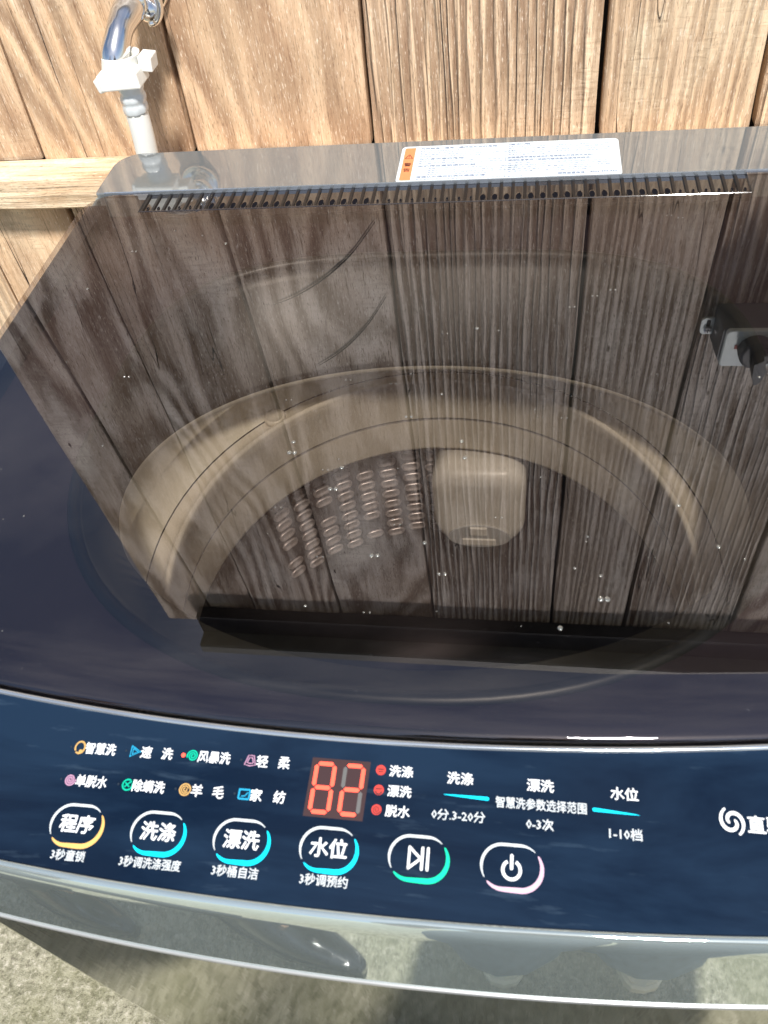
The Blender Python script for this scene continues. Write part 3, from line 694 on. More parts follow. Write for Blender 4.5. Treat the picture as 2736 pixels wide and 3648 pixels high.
for bi, (cx, col, body, cap_, capx, capw) in enumerate(btns):
    cy = -44.9 - 0.012 * bi * 10
    e = empty_part('button', wm, P(cx, cy, 0)); st = stadium(cx, cy, 11.6, 8.1); m_ = len(st)
    # the accent runs from the lower left round the right end; the pale outline covers the rest
    i0 = int(m_ * 0.30); i1 = int(m_ * 0.77)
    seq = [st[(i0 + k) % m_] for k in range(i1 - i0 + 1)]; n = len(seq)
    bm = B(); ribbon(bm, seq, [1.15 * min(1, 0.25 + 4.0 * min(k, n - 1 - k) / n) for k in range(n)], P); sub('outline', bm, M['grey_glow_print'], e)
    seq = [st[(i1 + 3 + k) % m_] for k in range(m_ - (i1 - i0) - 5)]; n = len(seq)
    bm = B(); ribbon(bm, seq, [0.3 + 1.75 * math.sin(math.pi * min(1, k / (n - 1))) ** 0.55 for k in range(n)], P, 0.28); sub('accent', bm, M['orange'] if col == 'amber2' else M[col], e)
    if body:
        sub('lettering', text_bm(body, 7.2, cx + 0.0, cy + 0.6, P, FB + 0.006, width=15.0), M['white_glow_print'], e)
        sub('caption', text_bm(cap_, 4.2, capx, -56.8, P, 0.012, width=capw), M['grey_glow_print'], e)
    elif col == 'mint':
        bm = B(); q = [(34.4, cy + 3.9), (39.0, cy - 0.1), (34.4, cy - 3.9)]
        for i in range(3): ribbon(bm, [q[i], q[(i + 1) % 3]], 1.05, P, 0.25 + 0.01 * i); disc(bm, q[i][0], q[i][1], 0.52, P, 0.24)
        for xx in (39.6, 41.8):
            ribbon(bm, [(xx, cy + 3.9), (xx, cy - 3.9)], 1.15, P, 0.29); disc(bm, xx, cy + 3.9, 0.57, P, 0.23); disc(bm, xx, cy - 3.9, 0.57, P, 0.22)
        sub('play_pause_symbol', bm, M['white_glow_print'], e)
    else:
        bm = B(); ribbon(bm, arc(cx, cy - 1.0, 3.35, 118, 422, 40), 1.25, P); ribbon(bm, [(cx, cy + 4.2), (cx, cy - 0.4)], 1.25, P, 0.3)
        disc(bm, cx, cy + 4.2, 0.62, P, 0.24); disc(bm, cx, cy - 0.4, 0.62, P, 0.23)
        sub('power_symbol', bm, M['white_glow_print'], e)

# LED display: 82
disp = empty_part('led_display', wm, P(2.2, -21.4, 0))
bm = B(); prism(bm, [(-10.6, -33.2), (14.3, -33.4), (15.0, -9.4), (-10.0, -9.2)], 0.02, 0.12, P); sub('display_window', bm, M['led_glow_base'], disp)
def seg(x0, y0, x1, y1, w=1.7):
    l = math.hypot(x1 - x0, y1 - y0); ux, uy = (x1 - x0) / l, (y1 - y0) / l; g = 0.45; x0 += ux * g; y0 += uy * g; x1 -= ux * g; y1 -= uy * g
    nx, ny = -uy * w / 2, ux * w / 2; c = w / 2 * 0.9
    return [(x0, y0), (x0 + ux * c + nx, y0 + uy * c + ny), (x1 - ux * c + nx, y1 - uy * c + ny), (x1, y1), (x1 - ux * c - nx, y1 - uy * c - ny), (x0 + ux * c - nx, y0 + uy * c - ny)]
def digit(cx, on):
    w, h = 3.85, 9.8; yc = -21.4
    pt = {'a': ((-w, h), (w, h)), 'b': ((w, h), (w, 0)), 'c': ((w, 0), (w, -h)), 'd': ((-w, -h), (w, -h)), 'e': ((-w, 0), (-w, -h)), 'f': ((-w, h), (-w, 0)), 'g': ((-w, 0), (w, 0))}
    sk = 0.02
    for k, (p, q) in pt.items():
        bm = B(); bm.faces.new([bm.verts.new(P(x, y, 0.3)) for x, y in seg(cx + p[0] + sk * p[1], yc + p[1], cx + q[0] + sk * q[1], yc + q[1])])
        sub('digit_segment', bm, M['led'] if k in on else M['led_off'], disp)
digit(-4.0, 'abcdefg'); digit(8.3, 'abged')
for (x, y, body) in ((19.6, -12.4, '洗涤'), (19.6, -20.5, '漂洗'), (19.5, -28.4, '脱水')):
    e = empty_part('stage_indicator', wm, P(x, y, 0))
    bm = B(); disc(bm, x, y, 2.1, P, 0.2); sub('lamp', bm, M['led_dim'], e)
    bm = B()
    if y > -15: ribbon(bm, [(x - 1.2, y + 0.3), (x + 1.2, y + 0.3)], 0.5, P, 0.3); ribbon(bm, [(x - 0.9, y - 0.7), (x + 0.9, y - 0.7)], 0.4, P, 0.3)
    elif y > -25: ribbon(bm, arc(x, y - 0.5, 1.2, 180, 360), 0.5, P, 0.3); ribbon(bm, [(x - 1.4, y + 0.3), (x + 1.4, y + 0.5)], 0.4, P, 0.32)
    else: ribbon(bm, spiral(x, y, 0.2, 1.7, 1.0, 1.8, 40), 0.35, P, 0.3)
    sub('lamp_symbol', bm, M['led_glow_base'], e)
    sub('lettering', text_bm(body, 4.6, 28.2, y, P, FB, width=9.9), M['white_glow_print'], e)
sc_ = empty_part('scale_print', wm, P(85, -22, 0))
for body, size, x, y, wd, bold in (('洗涤', 4.9, 52.7, -13.4, 10.6, FB), ('漂洗', 4.9, 85.0, -13.8, 10.8, FB), ('水位', 4.9, 117.8, -14.5, 10.6, FB), ('智慧洗参数选择范围', 4.4, 85.2, -21.4, 35.6, 0.012),
                                   ('0分.3-20分', 4.2, 52.7, -28.1, 21.4, 0.012), ('0-3次', 4.4, 84.9, -28.8, 10.6, 0.012), ('1-10档', 4.4, 117.6, -29.7, 12.4, 0.012)):
    sub('lettering', text_bm(body, size, x, y, P, bold, width=wd), M['grey_glow_print'] if bold != FB else M['white_glow_print'], sc_)
for x0, x1, y0, y1, fl in ((46.3, 64.0, -20.2, -20.6, 0), (123.1, 106.0, -22.2, -21.4, 0)):
    bm = B(); n = 16; ribbon(bm, [(x0 + (x1 - x0) * k / n, y0 + (y1 - y0) * k / n) for k in range(n + 1)], [0.15 + 1.35 * (k / n) ** 0.7 for k in range(n + 1)], P); disc(bm, x1, y1, 0.75, P, 0.22)
    sub('blue_bar', bm, M['cyan'], sc_)
lg = empty_part('drive_mark', wm, P(157.6, -21.7, 0)); bm = B()
for ph in (0, math.pi):
    pts = [(157.6 + r * math.cos(a) * 0.98, -21.7 + r * math.sin(a) * 1.08) for r, a in [(0.9 + 4.0 * (k / 50) ** 0.85, ph + 3.6 - 4.7 * (k / 50)) for k in range(51)]]
    ribbon(bm, pts, [0.9 + 0.55 * math.sin(math.pi * k / 50) for k in range(51)], P, 0.25 + 0.03 * ph)
sub('spiral_mark', bm, M['white_glow_print'], lg); sub('lettering', text_bm('直驱变频', 6.6, 163.2, -22.2, P, FB, align='LEFT'), M['white_glow_print'], lg)

# ---- warning sticker on the rear panel
stk = empty_part('warning_sticker', wm, S(58, 640, 0))
bm = B(); prism(bm, rrect(-28.2, 144.6, 611.2, 669.2, (4, 4, 4, 4)), 0.05, 0.25, S); sub('paper', bm, M['sticker'], stk)
bm = B(); prism(bm, rrect(-25.6, -16.8, 614, 666.5, (1.5, .4, .4, 1.5)), 0.26, 0.32, S); sub('orange_band', bm, M['sticker_orange'], stk)
bm = B()
for i in range(3):
    q = [(-21.2, 655.5), (-24.3, 649.0), (-18.1, 649.0)]; ribbon(bm, [q[i], q[(i + 1) % 3]], 0.7, S, 0.36 + 0.01 * i)
ribbon(bm, [(-21.2, 653), (-21.2, 650.6)], 0.6, S, 0.4)
sub('warning_triangle', bm, M['sticker_ink_dark'], stk)
sub('lettering', text_bm('警', 5.6, -21.2, 639, S, 0.01, 0.36), M['sticker_ink_dark'], stk); sub('lettering', text_bm('告', 5.6, -21.2, 630.5, S, 0.01, 0.36), M['sticker_ink_dark'], stk)
lines = [('为防触电、漏电、爆炸及火灾的危险', -12.5, 664.6, 3.0, 62, .02), ('●请勿用潮湿的手插拔电源插头，请勿用水冲洗机体。', -12.5, 660.4, 2.0, 46, 0), ('●禁止将沾有汽油、酒精等易燃物的衣物放入桶内。', -12.5, 657.4, 2.0, 47, 0),
         ('●请不要靠近热源及易燃物（如燃料、汽油等）的衣物。', -12.5, 654.4, 2.0, 78, 0), ('●电源插头应牢固插入带有可靠接地线的插座。', -12.5, 651.3, 2.0, 50, 0),
         ('为人身伤害的危险', -12.5, 647.0, 3.0, 36, .02), ('●在运转中请勿将手伸入桶内，以免发生人身伤害。', -12.5, 643.4, 2.0, 82, 0), ('●儿童请勿靠近操作洗衣机，以免发生危险事故。', -12.5, 640.2, 2.0, 80, 0),
         ('本机特设童锁保护功能', -12.5, 635.6, 3.0, 46, .02), ('●童锁功能打开后，按键不起作用，开盖即报警。', -4.0, 631.6, 2.0, 72, 0), ('●童锁功能设定时，洗衣机开盖后自动停止运转。', -4.0, 628.4, 2.0, 70, 0),
         ('●童锁设定方法：程序键按三秒，显示童锁灯亮。', -4.0, 625.2, 2.0, 70, 0), ('●解除方法同上，断电后功能保持不变。', -4.0, 622.0, 2.0, 48, 0), ('清确认火桶的机洗开满桶水请', -12.5, 618.4, 3.0, 54, .02),
         ('●洗涤完毕请拔下电源插头，关闭水龙头，保持机体清洁干燥。', -12.5, 614.6, 1.9, 84, 0),
         ('请勿用、', 58.5, 665.6, 2.8, 20, .02), ('●请勿在浴室及潮湿的地方使用洗衣机，以免触电。请勿让水直接溅到机身，以免受损。', 58.5, 662.0, 2.0, 80, 0), ('●机上请勿放置重物和发热的物品，避免暴晒。', 58.5, 658.8, 2.0, 76, 0),
         ('●请勿洗涤防水性衣物，如雨衣、羽绒服、睡袋等，以免脱水时异常振动造成伤害。', 58.5, 655.4, 2.0, 80, 0), ('●洗衣机排水管和进水管，请按说明书要求正确安装使用。', 58.5, 652.0, 2.0, 78, 0), ('●温水不要超过五十度。', 58.5, 648.8, 2.0, 30, 0),
         ('●使用完毕请拔掉本机电源插头并关闭水龙头。', 58.5, 644.2, 3.0, 66, .02), ('其他注意事项（详细内容请参阅使用说明书）', 58.5, 639.6, 3.0, 64, .02), ('●请勿自行拆卸、修理或改装本洗衣机。', 58.5, 635.2, 2.0, 80, 0),
         ('●如电源软线损坏，必须由专业人员更换。', 58.5, 632.0, 2.0, 78, 0), ('●每次使用后请清理过滤网中的线屑。', 58.5, 628.8, 2.0, 80, 0), ('●冬季请注意防冻，长期不用请排净余水。', 58.5, 625.6, 2.0, 70, 0), ('●请保持通风干燥，开盖晾干内桶。', 58.5, 622.4, 2.0, 62, 0),
         ('服务监督电话', 97, 616.8, 3.2, 20, .02), ('4006 999 999', 121, 617.4, 3.2, 20, .02)]
for body, x, y, sz, wd, bold in lines:
    if bold: sub('lettering', text_bm(body, sz, x, y, S, bold, 0.33, width=wd, align='LEFT'), M['sticker_ink'], stk)
allb = B()
for body, x, y, sz, wd, bold in lines:
    if not bold:
        b_ = text_bm(body, sz, x, y, S, 0.0, 0.33, width=wd, align='LEFT'); me_ = bpy.data.meshes.new('x'); b_.to_mesh(me_); b_.free(); allb.from_mesh(me_); bpy.data.meshes.remove(me_)
sub('small_print', allb, M['sticker_ink'], stk)['kind'] = 'stuff'
bm = B(); ribbon(bm, [(56.6, 666), (56.6, 614)], 0.35, S, 0.33); sub('divider_line', bm, M['sticker_ink'], stk)

# water drops on the glass; some get a second copy standing in for their reflection
bm = B()
def pt_on(px, py):
    """a scatter position on the lid"""
    return px, py
for i in range(95):
    x = random.uniform(-0.26, 0.20); y = random.uniform(0.19, 0.56)
    if random.random() < 0.45: x = random.gauss(0.03, 0.07); y = random.gauss(0.30, 0.08)
    if not (-0.27 < x < 0.27 and 0.19 < y < 0.57): continue
    rr = random.choice([0.00035, 0.0004, 0.0005, 0.0006, 0.0006, 0.0009, 0.0015]) * random.uniform(0.65, 0.95)
    for dx in ((0, 0.0030) if random.random() < 0.4 else (0,)):
        m4 = Matrix.Translation((x + dx, y, ZG)) @ Matrix.Diagonal((rr, rr * random.uniform(0.9, 1.3), rr * 0.5, 1))
        bmesh.ops.create_icosphere(bm, subdivisions=2, radius=1.0, matrix=m4)
o = mesh_obj('water_drops', bm, M['drop'], None, (0, 0.35, ZG), smooth=True)
tag(o, 'tiny clear water drops, some with an added twin for their reflection, scattered over the dark glass lid', 'water drops', kind='stuff')

# ------------------------------------------------------------------ tap
tap = thing('water_tap', 'chrome water tap above the white hose connector on the plank wall', 'tap', (-0.272, WY, ZG + 0.10))
bm = B()
sp = bez([(-0.2790, 0.7225, ZG + 0.047), (-0.2785, 0.7225, ZG + 0.0625), (-0.2745, 0.733, ZG + 0.0760), (-0.2720, 0.745, ZG + 0.0835), (-0.2690, 0.757, ZG + 0.0880), (-0.2660, 0.764, ZG + 0.0890)], 6)
rr = [0.0112, 0.0114, 0.0116, 0.0117, 0.0118, 0.0119, 0.0119, 0.0118, 0.0117, 0.0115, 0.0113, 0.0111, 0.0110, 0.0110, 0.0110, 0.0111, 0.0113, 0.0115, 0.0118, 0.0121, 0.0124, 0.0127, 0.0129, 0.0131, 0.0132, 0.0132, 0.0132, 0.0131, 0.0130, 0.0128, 0.0124]
tube(bm, sp, rr[:len(sp)], 28); part('spout', bm, M['chrome'], tap, smooth=True)
bm = B(); tube(bm, [(-0.2655, 0.7560, ZG + 0.091), (-0.2655, 0.7575, ZG + 0.091), (-0.2655, 0.762, ZG + 0.091), (-0.2655, 0.772, ZG + 0.091), (-0.2655, 0.799, ZG + 0.091)], [0.006, 0.0110, 0.0132, 0.0130, 0.0115], 28); part('body', bm, M['chrome'], tap, smooth=True)
bm = B(); tube(bm, [(-0.2655, 0.7925, ZG + 0.091), (-0.2655, 0.7940, ZG + 0.091), (-0.2655, 0.7995, ZG + 0.091)], [0.015, 0.019, 0.021], 32); part('wall_flange', bm, M['chrome'], tap, smooth=True)
bm = B(); tube(bm, bez([(-0.262, 0.768, ZG + 0.092), (-0.2570, 0.770, ZG + 0.084), (-0.2550, 0.772, ZG + 0.076)], 5), [0.0075, 0.0078, 0.0082, 0.0088, 0.0094, 0.0098, 0.0100, 0.0099, 0.0095, 0.0088, 0.0070], 24); part('valve_stem', bm, M['chrome'], tap, smooth=True)
bm = B(); tube(bm, bez([(-0.2580, 0.766, ZG + 0.0735), (-0.2520, 0.767, ZG + 0.0745), (-0.2470, 0.768, ZG + 0.0800), (-0.2450, 0.769, ZG + 0.0890), (-0.2470, 0.769, ZG + 0.100)], 6),
               [(0.0030, 0.0025)] + [(0.0044, 0.0032)] * 6 + [(0.0052, 0.0034)] * 18, 14); part('lever_handle', bm, M['chrome'], tap, smooth=True)

# ------------------------------------------------------------------ inlet hose with its connector
hose = thing('inlet_hose', 'white washing machine inlet hose clamped under the chrome tap', 'hose', (-0.272, 0.72, ZG - 0.02))
bm = B(); loops = []
for r, z in ((0.0165, 0.066), (0.0168, 0.057), (0.0168, 0.050), (0.0112, 0.050), (0.0114, 0.064), (0.0135, 0.066)):
    cxx = -0.2775 + (z - 0.050) * 0.3; loops.append([(cxx + r * math.cos(2 * math.pi * k / 28), 0.7225 + r * math.sin(2 * math.pi * k / 28), ZG + z) for k in range(28)])
loft(bm, loops + [loops[0]]); bmesh.ops.remove_doubles(bm, verts=bm.verts, dist=1e-6); part('collar', bm, M['white_plastic'], hose, smooth=False)
def rotbox(bm, cx, cy, cz, hx, hy, hz, ry, bev=0.0015):
    b2 = B(); box(b2, -hx, hx, -hy, hy, -hz, hz, bev, 2); bmesh.ops.transform(b2, matrix=Matrix.Translation((cx, cy, cz)) @ Matrix.Rotation(ry, 4, 'Y'), verts=b2.verts)
    me_ = bpy.data.meshes.new('x'); b2.to_mesh(me_); b2.free(); bm.from_mesh(me_); bpy.data.meshes.remove(me_)
bm = B(); rotbox(bm, -0.2735, 0.7160, ZG + 0.0505, 0.0185, 0.0135, 0.0068, rad(-2)); rotbox(bm, -0.2885, 0.7120, ZG + 0.0485, 0.0075, 0.0080, 0.0058, rad(-14)); part('clamp', bm, M['white_plastic'], hose)
bm = B(); rotbox(bm, -0.2515, 0.7260, ZG + 0.0582, 0.0060, 0.0085, 0.0060, rad(8), 0.001); part('clamp_tab', bm, M['white_plastic'], hose)
# translucent ribbed sleeve
bm = B(); loops = []
zs_ = [(0.0445, 0.0115), (0.0430, 0.0118), (0.0395, 0.0117), (0.0370, 0.0108), (0.0350, 0.0104), (0.0335, 0.0113), (0.0310, 0.0118), (0.0285, 0.0114), (0.0268, 0.0105), (0.0256, 0.0110), (0.0225, 0.0115), (0.0195, 0.0112), (0.0180, 0.0108)]
for z, r in zs_:
    cxx = -0.2712 - (0.044 - z) * 0.10; lp = []
    for k in range(32):
        a = 2 * math.pi * k / 32; gg = 1 - (0.07 if (z < 0.036 and k % 4 == 0) else 0); lp.append((cxx + r * gg * math.cos(a), 0.7205 + r * gg * math.sin(a), ZG + z))
    loops.append(lp)
loft(bm, loops, cap=True); part('sleeve', bm, M['sleeve'], hose, smooth=True)
bm = B(); hp = bez([(-0.2737, 0.7205, ZG + 0.020), (-0.2745, 0.7205, ZG + 0.002), (-0.2765, 0.7205, ZG - 0.02), (-0.283, 0.7205, ZG - 0.08), (-0.287, 0.722, ZG - 0.20), (-0.270, 0.722, ZG - 0.32), (-0.23, 0.715, ZG - 0.36), (-0.20, 0.70, ZG - 0.30), (-0.19, 0.675, ZG - 0.24), (-0.19, 0.656, ZG - 0.22)], 8)
tube(bm, hp, 0.0102, 20); part('hose_pipe', bm, M['hose'], hose, smooth=True)

# ------------------------------------------------------------------ socket on the wall (seen mirrored in the lid)
sz0, sz1 = ZG + 0.254, ZG + 0.304
sock = thing('wall_socket', 'grey socket box with white face screwed to the planks, mirrored in the glass lid', 'socket', (0.33, WY, sz0))
bm = B(); loft(bm, [[(x, y, z) for x, z in rrect(0.2855 + k, 0.46 - k, sz0 + k * 0.8, sz1 - k * 0.8, (0.006,) * 4, 5)] for k, y in ((0, WY + 0.001), (0.0015, WY - 0.030), (0.0022, WY - 0.040))], cap=True); part('housing', bm, M['socket_side'], sock)
bm = B(); loft(bm, [[(x, y, z) for x, z in rrect(0.2900 + k, 0.458 - k, sz0 + 0.002 + k, sz1 + 0.001 - k, (0.005,) * 4, 5)] for k, y in ((0, WY - 0.0395), (0, WY - 0.0435), (0.0012, WY - 0.045))], cap=True); part('face_plate', bm, M['socket_white'], sock)
bm = B(); box(bm, 0.3015, 0.3045, WY - 0.0458, WY - 0.0451, sz0 + 0.021, sz0 + 0.026); part('pilot_lamp', bm, M['red_lamp'], sock)
bm = B(); loft(bm, [[(x, y, z) for x, z in rrect(0.2720, 0.2865, ZG + 0.2705, ZG + 0.2920, (0.005, .001, .001, .005), 4)] for y in (WY - 0.0035, WY - 0.0005)], cap=True); part('mounting_tab', bm, M['socket_white'], sock)
bm = B(); prism(bm, rrect(0.2778, 0.2820, ZG + 0.2725, ZG + 0.2820, (.002,) * 4, 4), WY - 0.0037, WY - 0.0041, lambda x, y, h: (x, h, y)); part('tab_slot', bm, M['hole'], sock)
bm = B(); tube(bm, [(0.2800, WY - 0.0037, ZG + 0.2850), (0.2800, WY - 0.0060, ZG + 0.2850), (0.2800, WY - 0.0068, ZG + 0.2850)], [0.0042, 0.0042, 0.0026], 20); scw = part('screw', bm, M['metal'], sock)
bm = B(); box(bm, 0.2774, 0.2826, WY - 0.0073, WY - 0.0069, ZG + 0.2845, ZG + 0.2855); box(bm, 0.2795, 0.2805, WY - 0.0075, WY - 0.0070, ZG + 0.2825, ZG + 0.2875); part('screw_slot', bm, M['hole'], scw, org=WORLD[sock])
plug = thing('power_plug', 'dark grey round power plug with finger grip pushed into the mirrored wall socket', 'plug', (0.325, WY - 0.045, ZG + 0.279))
bm = B(); tube(bm, [(0.3225, WY - 0.0453, ZG + 0.279), (0.3225, WY - 0.050, ZG + 0.279), (0.3225, WY - 0.0585, ZG + 0.279), (0.3225, WY - 0.060, ZG + 0.279)], [0.0175, 0.0180, 0.0172, 0.0140], 32); part('body', bm, M['plug'], plug, smooth=False)
bm = B(); prism(bm, [(0.3165, ZG + 0.276), (0.3255, ZG + 0.270), (0.3315, ZG + 0.285), (0.3265, ZG + 0.301), (0.322, ZG + 0.304), (0.318, ZG + 0.292)], WY - 0.0595, WY - 0.078, lambda x, y, h: (x, h, y)); part('grip', bm, M['plug'], plug)
bm = B(); tube(bm, bez([(0.3275, WY - 0.062, ZG + 0.272), (0.340, WY - 0.072, ZG + 0.262), (0.352, WY - 0.070, ZG + 0.235), (0.372, WY - 0.03, ZG + 0.12), (0.38, WY - 0.03, ZG - 0.05), (0.36, WY - 0.05, ZG - 0.2), (0.25, 0.70, ZG - 0.3)], 8), 0.0038, 12); part('cord', bm, M['plug'], plug, smooth=True)
ada = thing('plug_adapter', 'pale blue-grey adapter with black vent slits beside the round plug in the socket', 'adapter', (0.37, WY - 0.045, ZG + 0.28))
bm = B(); box(bm, 0.345, 0.402, WY - 0.072, WY - 0.0454, ZG + 0.262, ZG + 0.307, 0.003, 2); part('body', bm, M['adapter'], ada)
for k in range(5):
    for q in (0, 1):
        bm = B(); box(bm, 0.3485 + q * 0.013, 0.3585 + q * 0.013, WY - 0.0726, WY - 0.0721, ZG + 0.270 + k * 0.0035, ZG + 0.2715 + k * 0.0035); part('vent_slit', bm, M['hole'], ada)

# ------------------------------------------------------------------ people in front of the machine (mirrored in the silver strip)
def skin_mesh(name, joints, edges, m, parent, root, sub_=1):
    me = bpy.data.meshes.new('s'); names = list(joints)
    me.from_pydata([joints[k][0] for k in names], [(names.index(a), names.index(b)) for a, b in edges], [])
    o = bpy.data.objects.new('s', me); C.objects.link(o)
    md = o.modifiers.new('k', 'SKIN'); sv = me.skin_vertices[0].data
    for i, k in enumerate(names):
        r = joints[k][1]; sv[i].radius = r if hasattr(r, '__len__') else (r, r); sv[i].use_root = (k == root)
    s2 = o.modifiers.new('s', 'SUBSURF'); s2.levels = s2.render_levels = sub_
    bpy.context.view_layer.update()
    ev = bpy.data.meshes.new_from_object(o.evaluated_get(bpy.context.evaluated_depsgraph_get()))
    bpy.data.objects.remove(o); bm = B(); bm.from_mesh(ev); bpy.data.meshes.remove(ev)
    return part(name, bm, m, parent, smooth=True)
def shoe(parent, heel, toe, mat_up, mat_sole, wid=0.047, hgt=0.07, point=0.0):
    h, t = Vector((heel[0], heel[1], 0)), Vector((toe[0], toe[1], 0)); d = (t - h); Ln = d.length; d.normalize(); s = Vector((-d.y, d.x, 0))
    def lp(z, k, top=False):
        o = []
        for i in range(28):
            a = 2 * math.pi * i / 28; u = 0.5 - 0.5 * math.cos(a); w = wid * (0.72 + 0.28 * math.sin(min(1, u * 1.25) * math.pi * 0.62)) * (abs(math.sin(a)) ** 0.62) * (1 - point * u * u)
            u2 = 0.5 + (u - 0.5) * k; o.append(h + d * (Ln * u2) + s * math.copysign(w * k, math.sin(a)) + Vector((0, 0, z(u) if callable(z) else z)))
        return o
    bm = B(); loft(bm, [lp(0.0005, 0.95), lp(0.004, 1.0), lp(0.024, 1.0), lp(0.026, 0.97)], cap=True); part('sole', bm, mat_sole, parent, smooth=False)
    f = lambda m_: (lambda u: 0.026 + m_ * (hgt * (1 - u) ** 0.9 + 0.030 * (1 - u ** 3)))
    bm = B(); loft(bm, [lp(0.0262, 0.96), lp(f(0.4), 0.94), lp(f(0.75), 0.82), lp(f(0.95), 0.60), lp(f(1.0), 0.35)], cap=True); o = part('shoe', bm, [mat_up, mat_sole], parent, smooth=True)
    for p in o.data.polygons:
        if len(p.vertices) > 4: p.use_smooth = False
        if (p.center + WORLD[parent] - h).dot(d) > Ln * 0.40 or len(p.vertices) > 4: p.material_index = 1 if point < 0.3 else 0
def person(label, J, feet, legm, topm, shoem, solem, legw, point, hemf=0.0):
    root = thing('person', label, 'person', (J['hip'][0], J['hip'][1], 0))
    V = lambda k: Vector(J[k])
    j = {'hip': (J['hip'], (0.13, 0.10)), 'waist': (J['waist'], (0.125, 0.095)), 'chest': (J['chest'], (0.15, 0.105)), 'neck': (J['neck'], 0.052), 'chin': (J['chin'], (0.062, 0.07)), 'brow': (J['brow'], (0.074, 0.088)), 'crown': (J['crown'], (0.055, 0.065))}
    e = [('hip', 'waist'), ('waist', 'chest'), ('chest', 'neck'), ('neck', 'chin'), ('chin', 'brow'), ('brow', 'crown')]
    for s in 'LR':
        j.update({'sh' + s: (J['sh' + s], 0.055), 'el' + s: (J['el' + s], 0.038), 'wr' + s: (J['wr' + s], (0.028, 0.02)), 'pa' + s: (J['pa' + s], (0.036, 0.016)),
                  'th' + s: (J['th' + s], 0.085), 'kn' + s: (J['kn' + s], 0.055), 'an' + s: (J['an' + s], 0.030), 'ft' + s: (J['ft' + s], (0.020, 0.016))})
        e += [('chest', 'sh' + s), ('sh' + s, 'el' + s), ('el' + s, 'wr' + s), ('wr' + s, 'pa' + s), ('hip', 'th' + s), ('th' + s, 'kn' + s), ('kn' + s, 'an' + s), ('an' + s, 'ft' + s)]
        pd = (V('pa' + s) - V('wr' + s)).normalized(); sd_ = Vector(J['side' + s]).normalized(); cu_ = Vector(J['curl' + s]).normalized()
        for i, ln in enumerate((0.068, 0.078, 0.073, 0.058)):
            b_ = V('pa' + s) + pd * 0.022 + sd_ * (0.026 - 0.0175 * i); k1, k2, k3 = f'f{s}{i}a', f'f{s}{i}b', f'f{s}{i}c'
            j[k1] = (b_, 0.0095); j[k2] = (b_ + pd * ln * 0.5 + cu_ * ln * 0.15, 0.0085); j[k3] = (b_ + pd * ln * 0.75 + cu_ * ln * 0.6, 0.0070)
            e += [('pa' + s, k1), (k1, k2), (k2, k3)]
        tb = V('wr' + s) + pd * 0.025 + sd_ * 0.03; j['t%sa' % s] = (tb, 0.011); j['t%sb' % s] = (tb + pd * 0.035 + sd_ * 0.018 + cu_ * 0.012, 0.0095)
        e += [('wr' + s, 't%sa' % s), ('t%sa' % s, 't%sb' % s)]
    skin_mesh('body', j, e, M['skin'], root, 'hip', 2)
    fw = Vector(J['face']).normalized(); hc = Vector(J['brow']); up_ = (Vector(J['crown']) - Vector(J['chin'])).normalized(); sd2 = fw.cross(up_)
    bm = B(); tube(bm, [hc + fw * 0.078 + up_ * 0.005, hc + fw * 0.100 - up_ * 0.020, hc + fw * 0.085 - up_ * 0.030], [0.006, 0.012, 0.008], 10); part('nose', bm, M['skin'], root, smooth=True)
    for s in (-1, 1):
        bm = B(); bmesh.ops.create_uvsphere(bm, u_segments=12, v_segments=8, radius=0.011, matrix=Matrix.Translation(hc + fw * 0.076 + sd2 * 0.032 * s)); part('eye', bm, M['shoe_black'], root, smooth=True)
        bm = B(); tube(bm, [hc + sd2 * 0.074 * s + up_ * 0.02, hc + sd2 * 0.088 * s, hc + sd2 * 0.076 * s - up_ * 0.028], [0.008, 0.013, 0.007], 10); part('ear', bm, M['skin'], root, smooth=True)
    bm = B(); tube(bm, [hc + fw * 0.086 - up_ * 0.052 + sd2 * -0.022, hc + fw * 0.092 - up_ * 0.052, hc + fw * 0.086 - up_ * 0.052 + sd2 * 0.022], [0.002, 0.006, 0.002], 8); part('mouth', bm, M['mauve'], root, smooth=True)
    bm = B(); bmesh.ops.create_uvsphere(bm, u_segments=24, v_segments=16, radius=1.0)
    for v in list(bm.verts):
        c = v.co.copy(); w = sd2 * c.x * 0.086 + (-fw) * c.y * 0.098 + up_ * c.z * 0.088; v.co = hc + up_ * 0.032 - fw * 0.022 + w * (1 + 0.03 * math.sin(c.x * 9) * math.sin(c.z * 11))
    bmesh.ops.delete(bm, geom=[f for f in bm.faces if (f.calc_center_median() - hc).dot(fw) > 0.045 and (f.calc_center_median() - hc).dot(up_) < 0.06 or (f.calc_center_median() - hc).dot(up_) < -0.05], context='FACES')
    part('hair', bm, M['hair'], root, smooth=True)
    # trousers: one flared mesh per person, shirt the same way
    q = {'hip': (J['hip'], (0.155, 0.125)), 'w': (Vector(J['hip']).lerp(Vector(J['waist']), 0.8), (0.148, 0.115))}; ee = [('hip', 'w')]
    for s in 'LR':
        a_ = V('an' + s); k_ = V('kn' + s)
        q.update({'th' + s: (J['th' + s], 0.10), 'kn' + s: (J['kn' + s], legw * 0.9), 'lo' + s: (k_.lerp(a_, 0.75), legw), 'an' + s: (a_ + Vector((0, 0, -0.045)) + (V('ft' + s) - a_) * hemf, legw * 1.15)})
        ee += [('hip', 'th' + s), ('th' + s, 'kn' + s), ('kn' + s, 'lo' + s), ('lo' + s, 'an' + s)]
    skin_mesh('trousers', q, ee, legm, root, 'hip', 2)
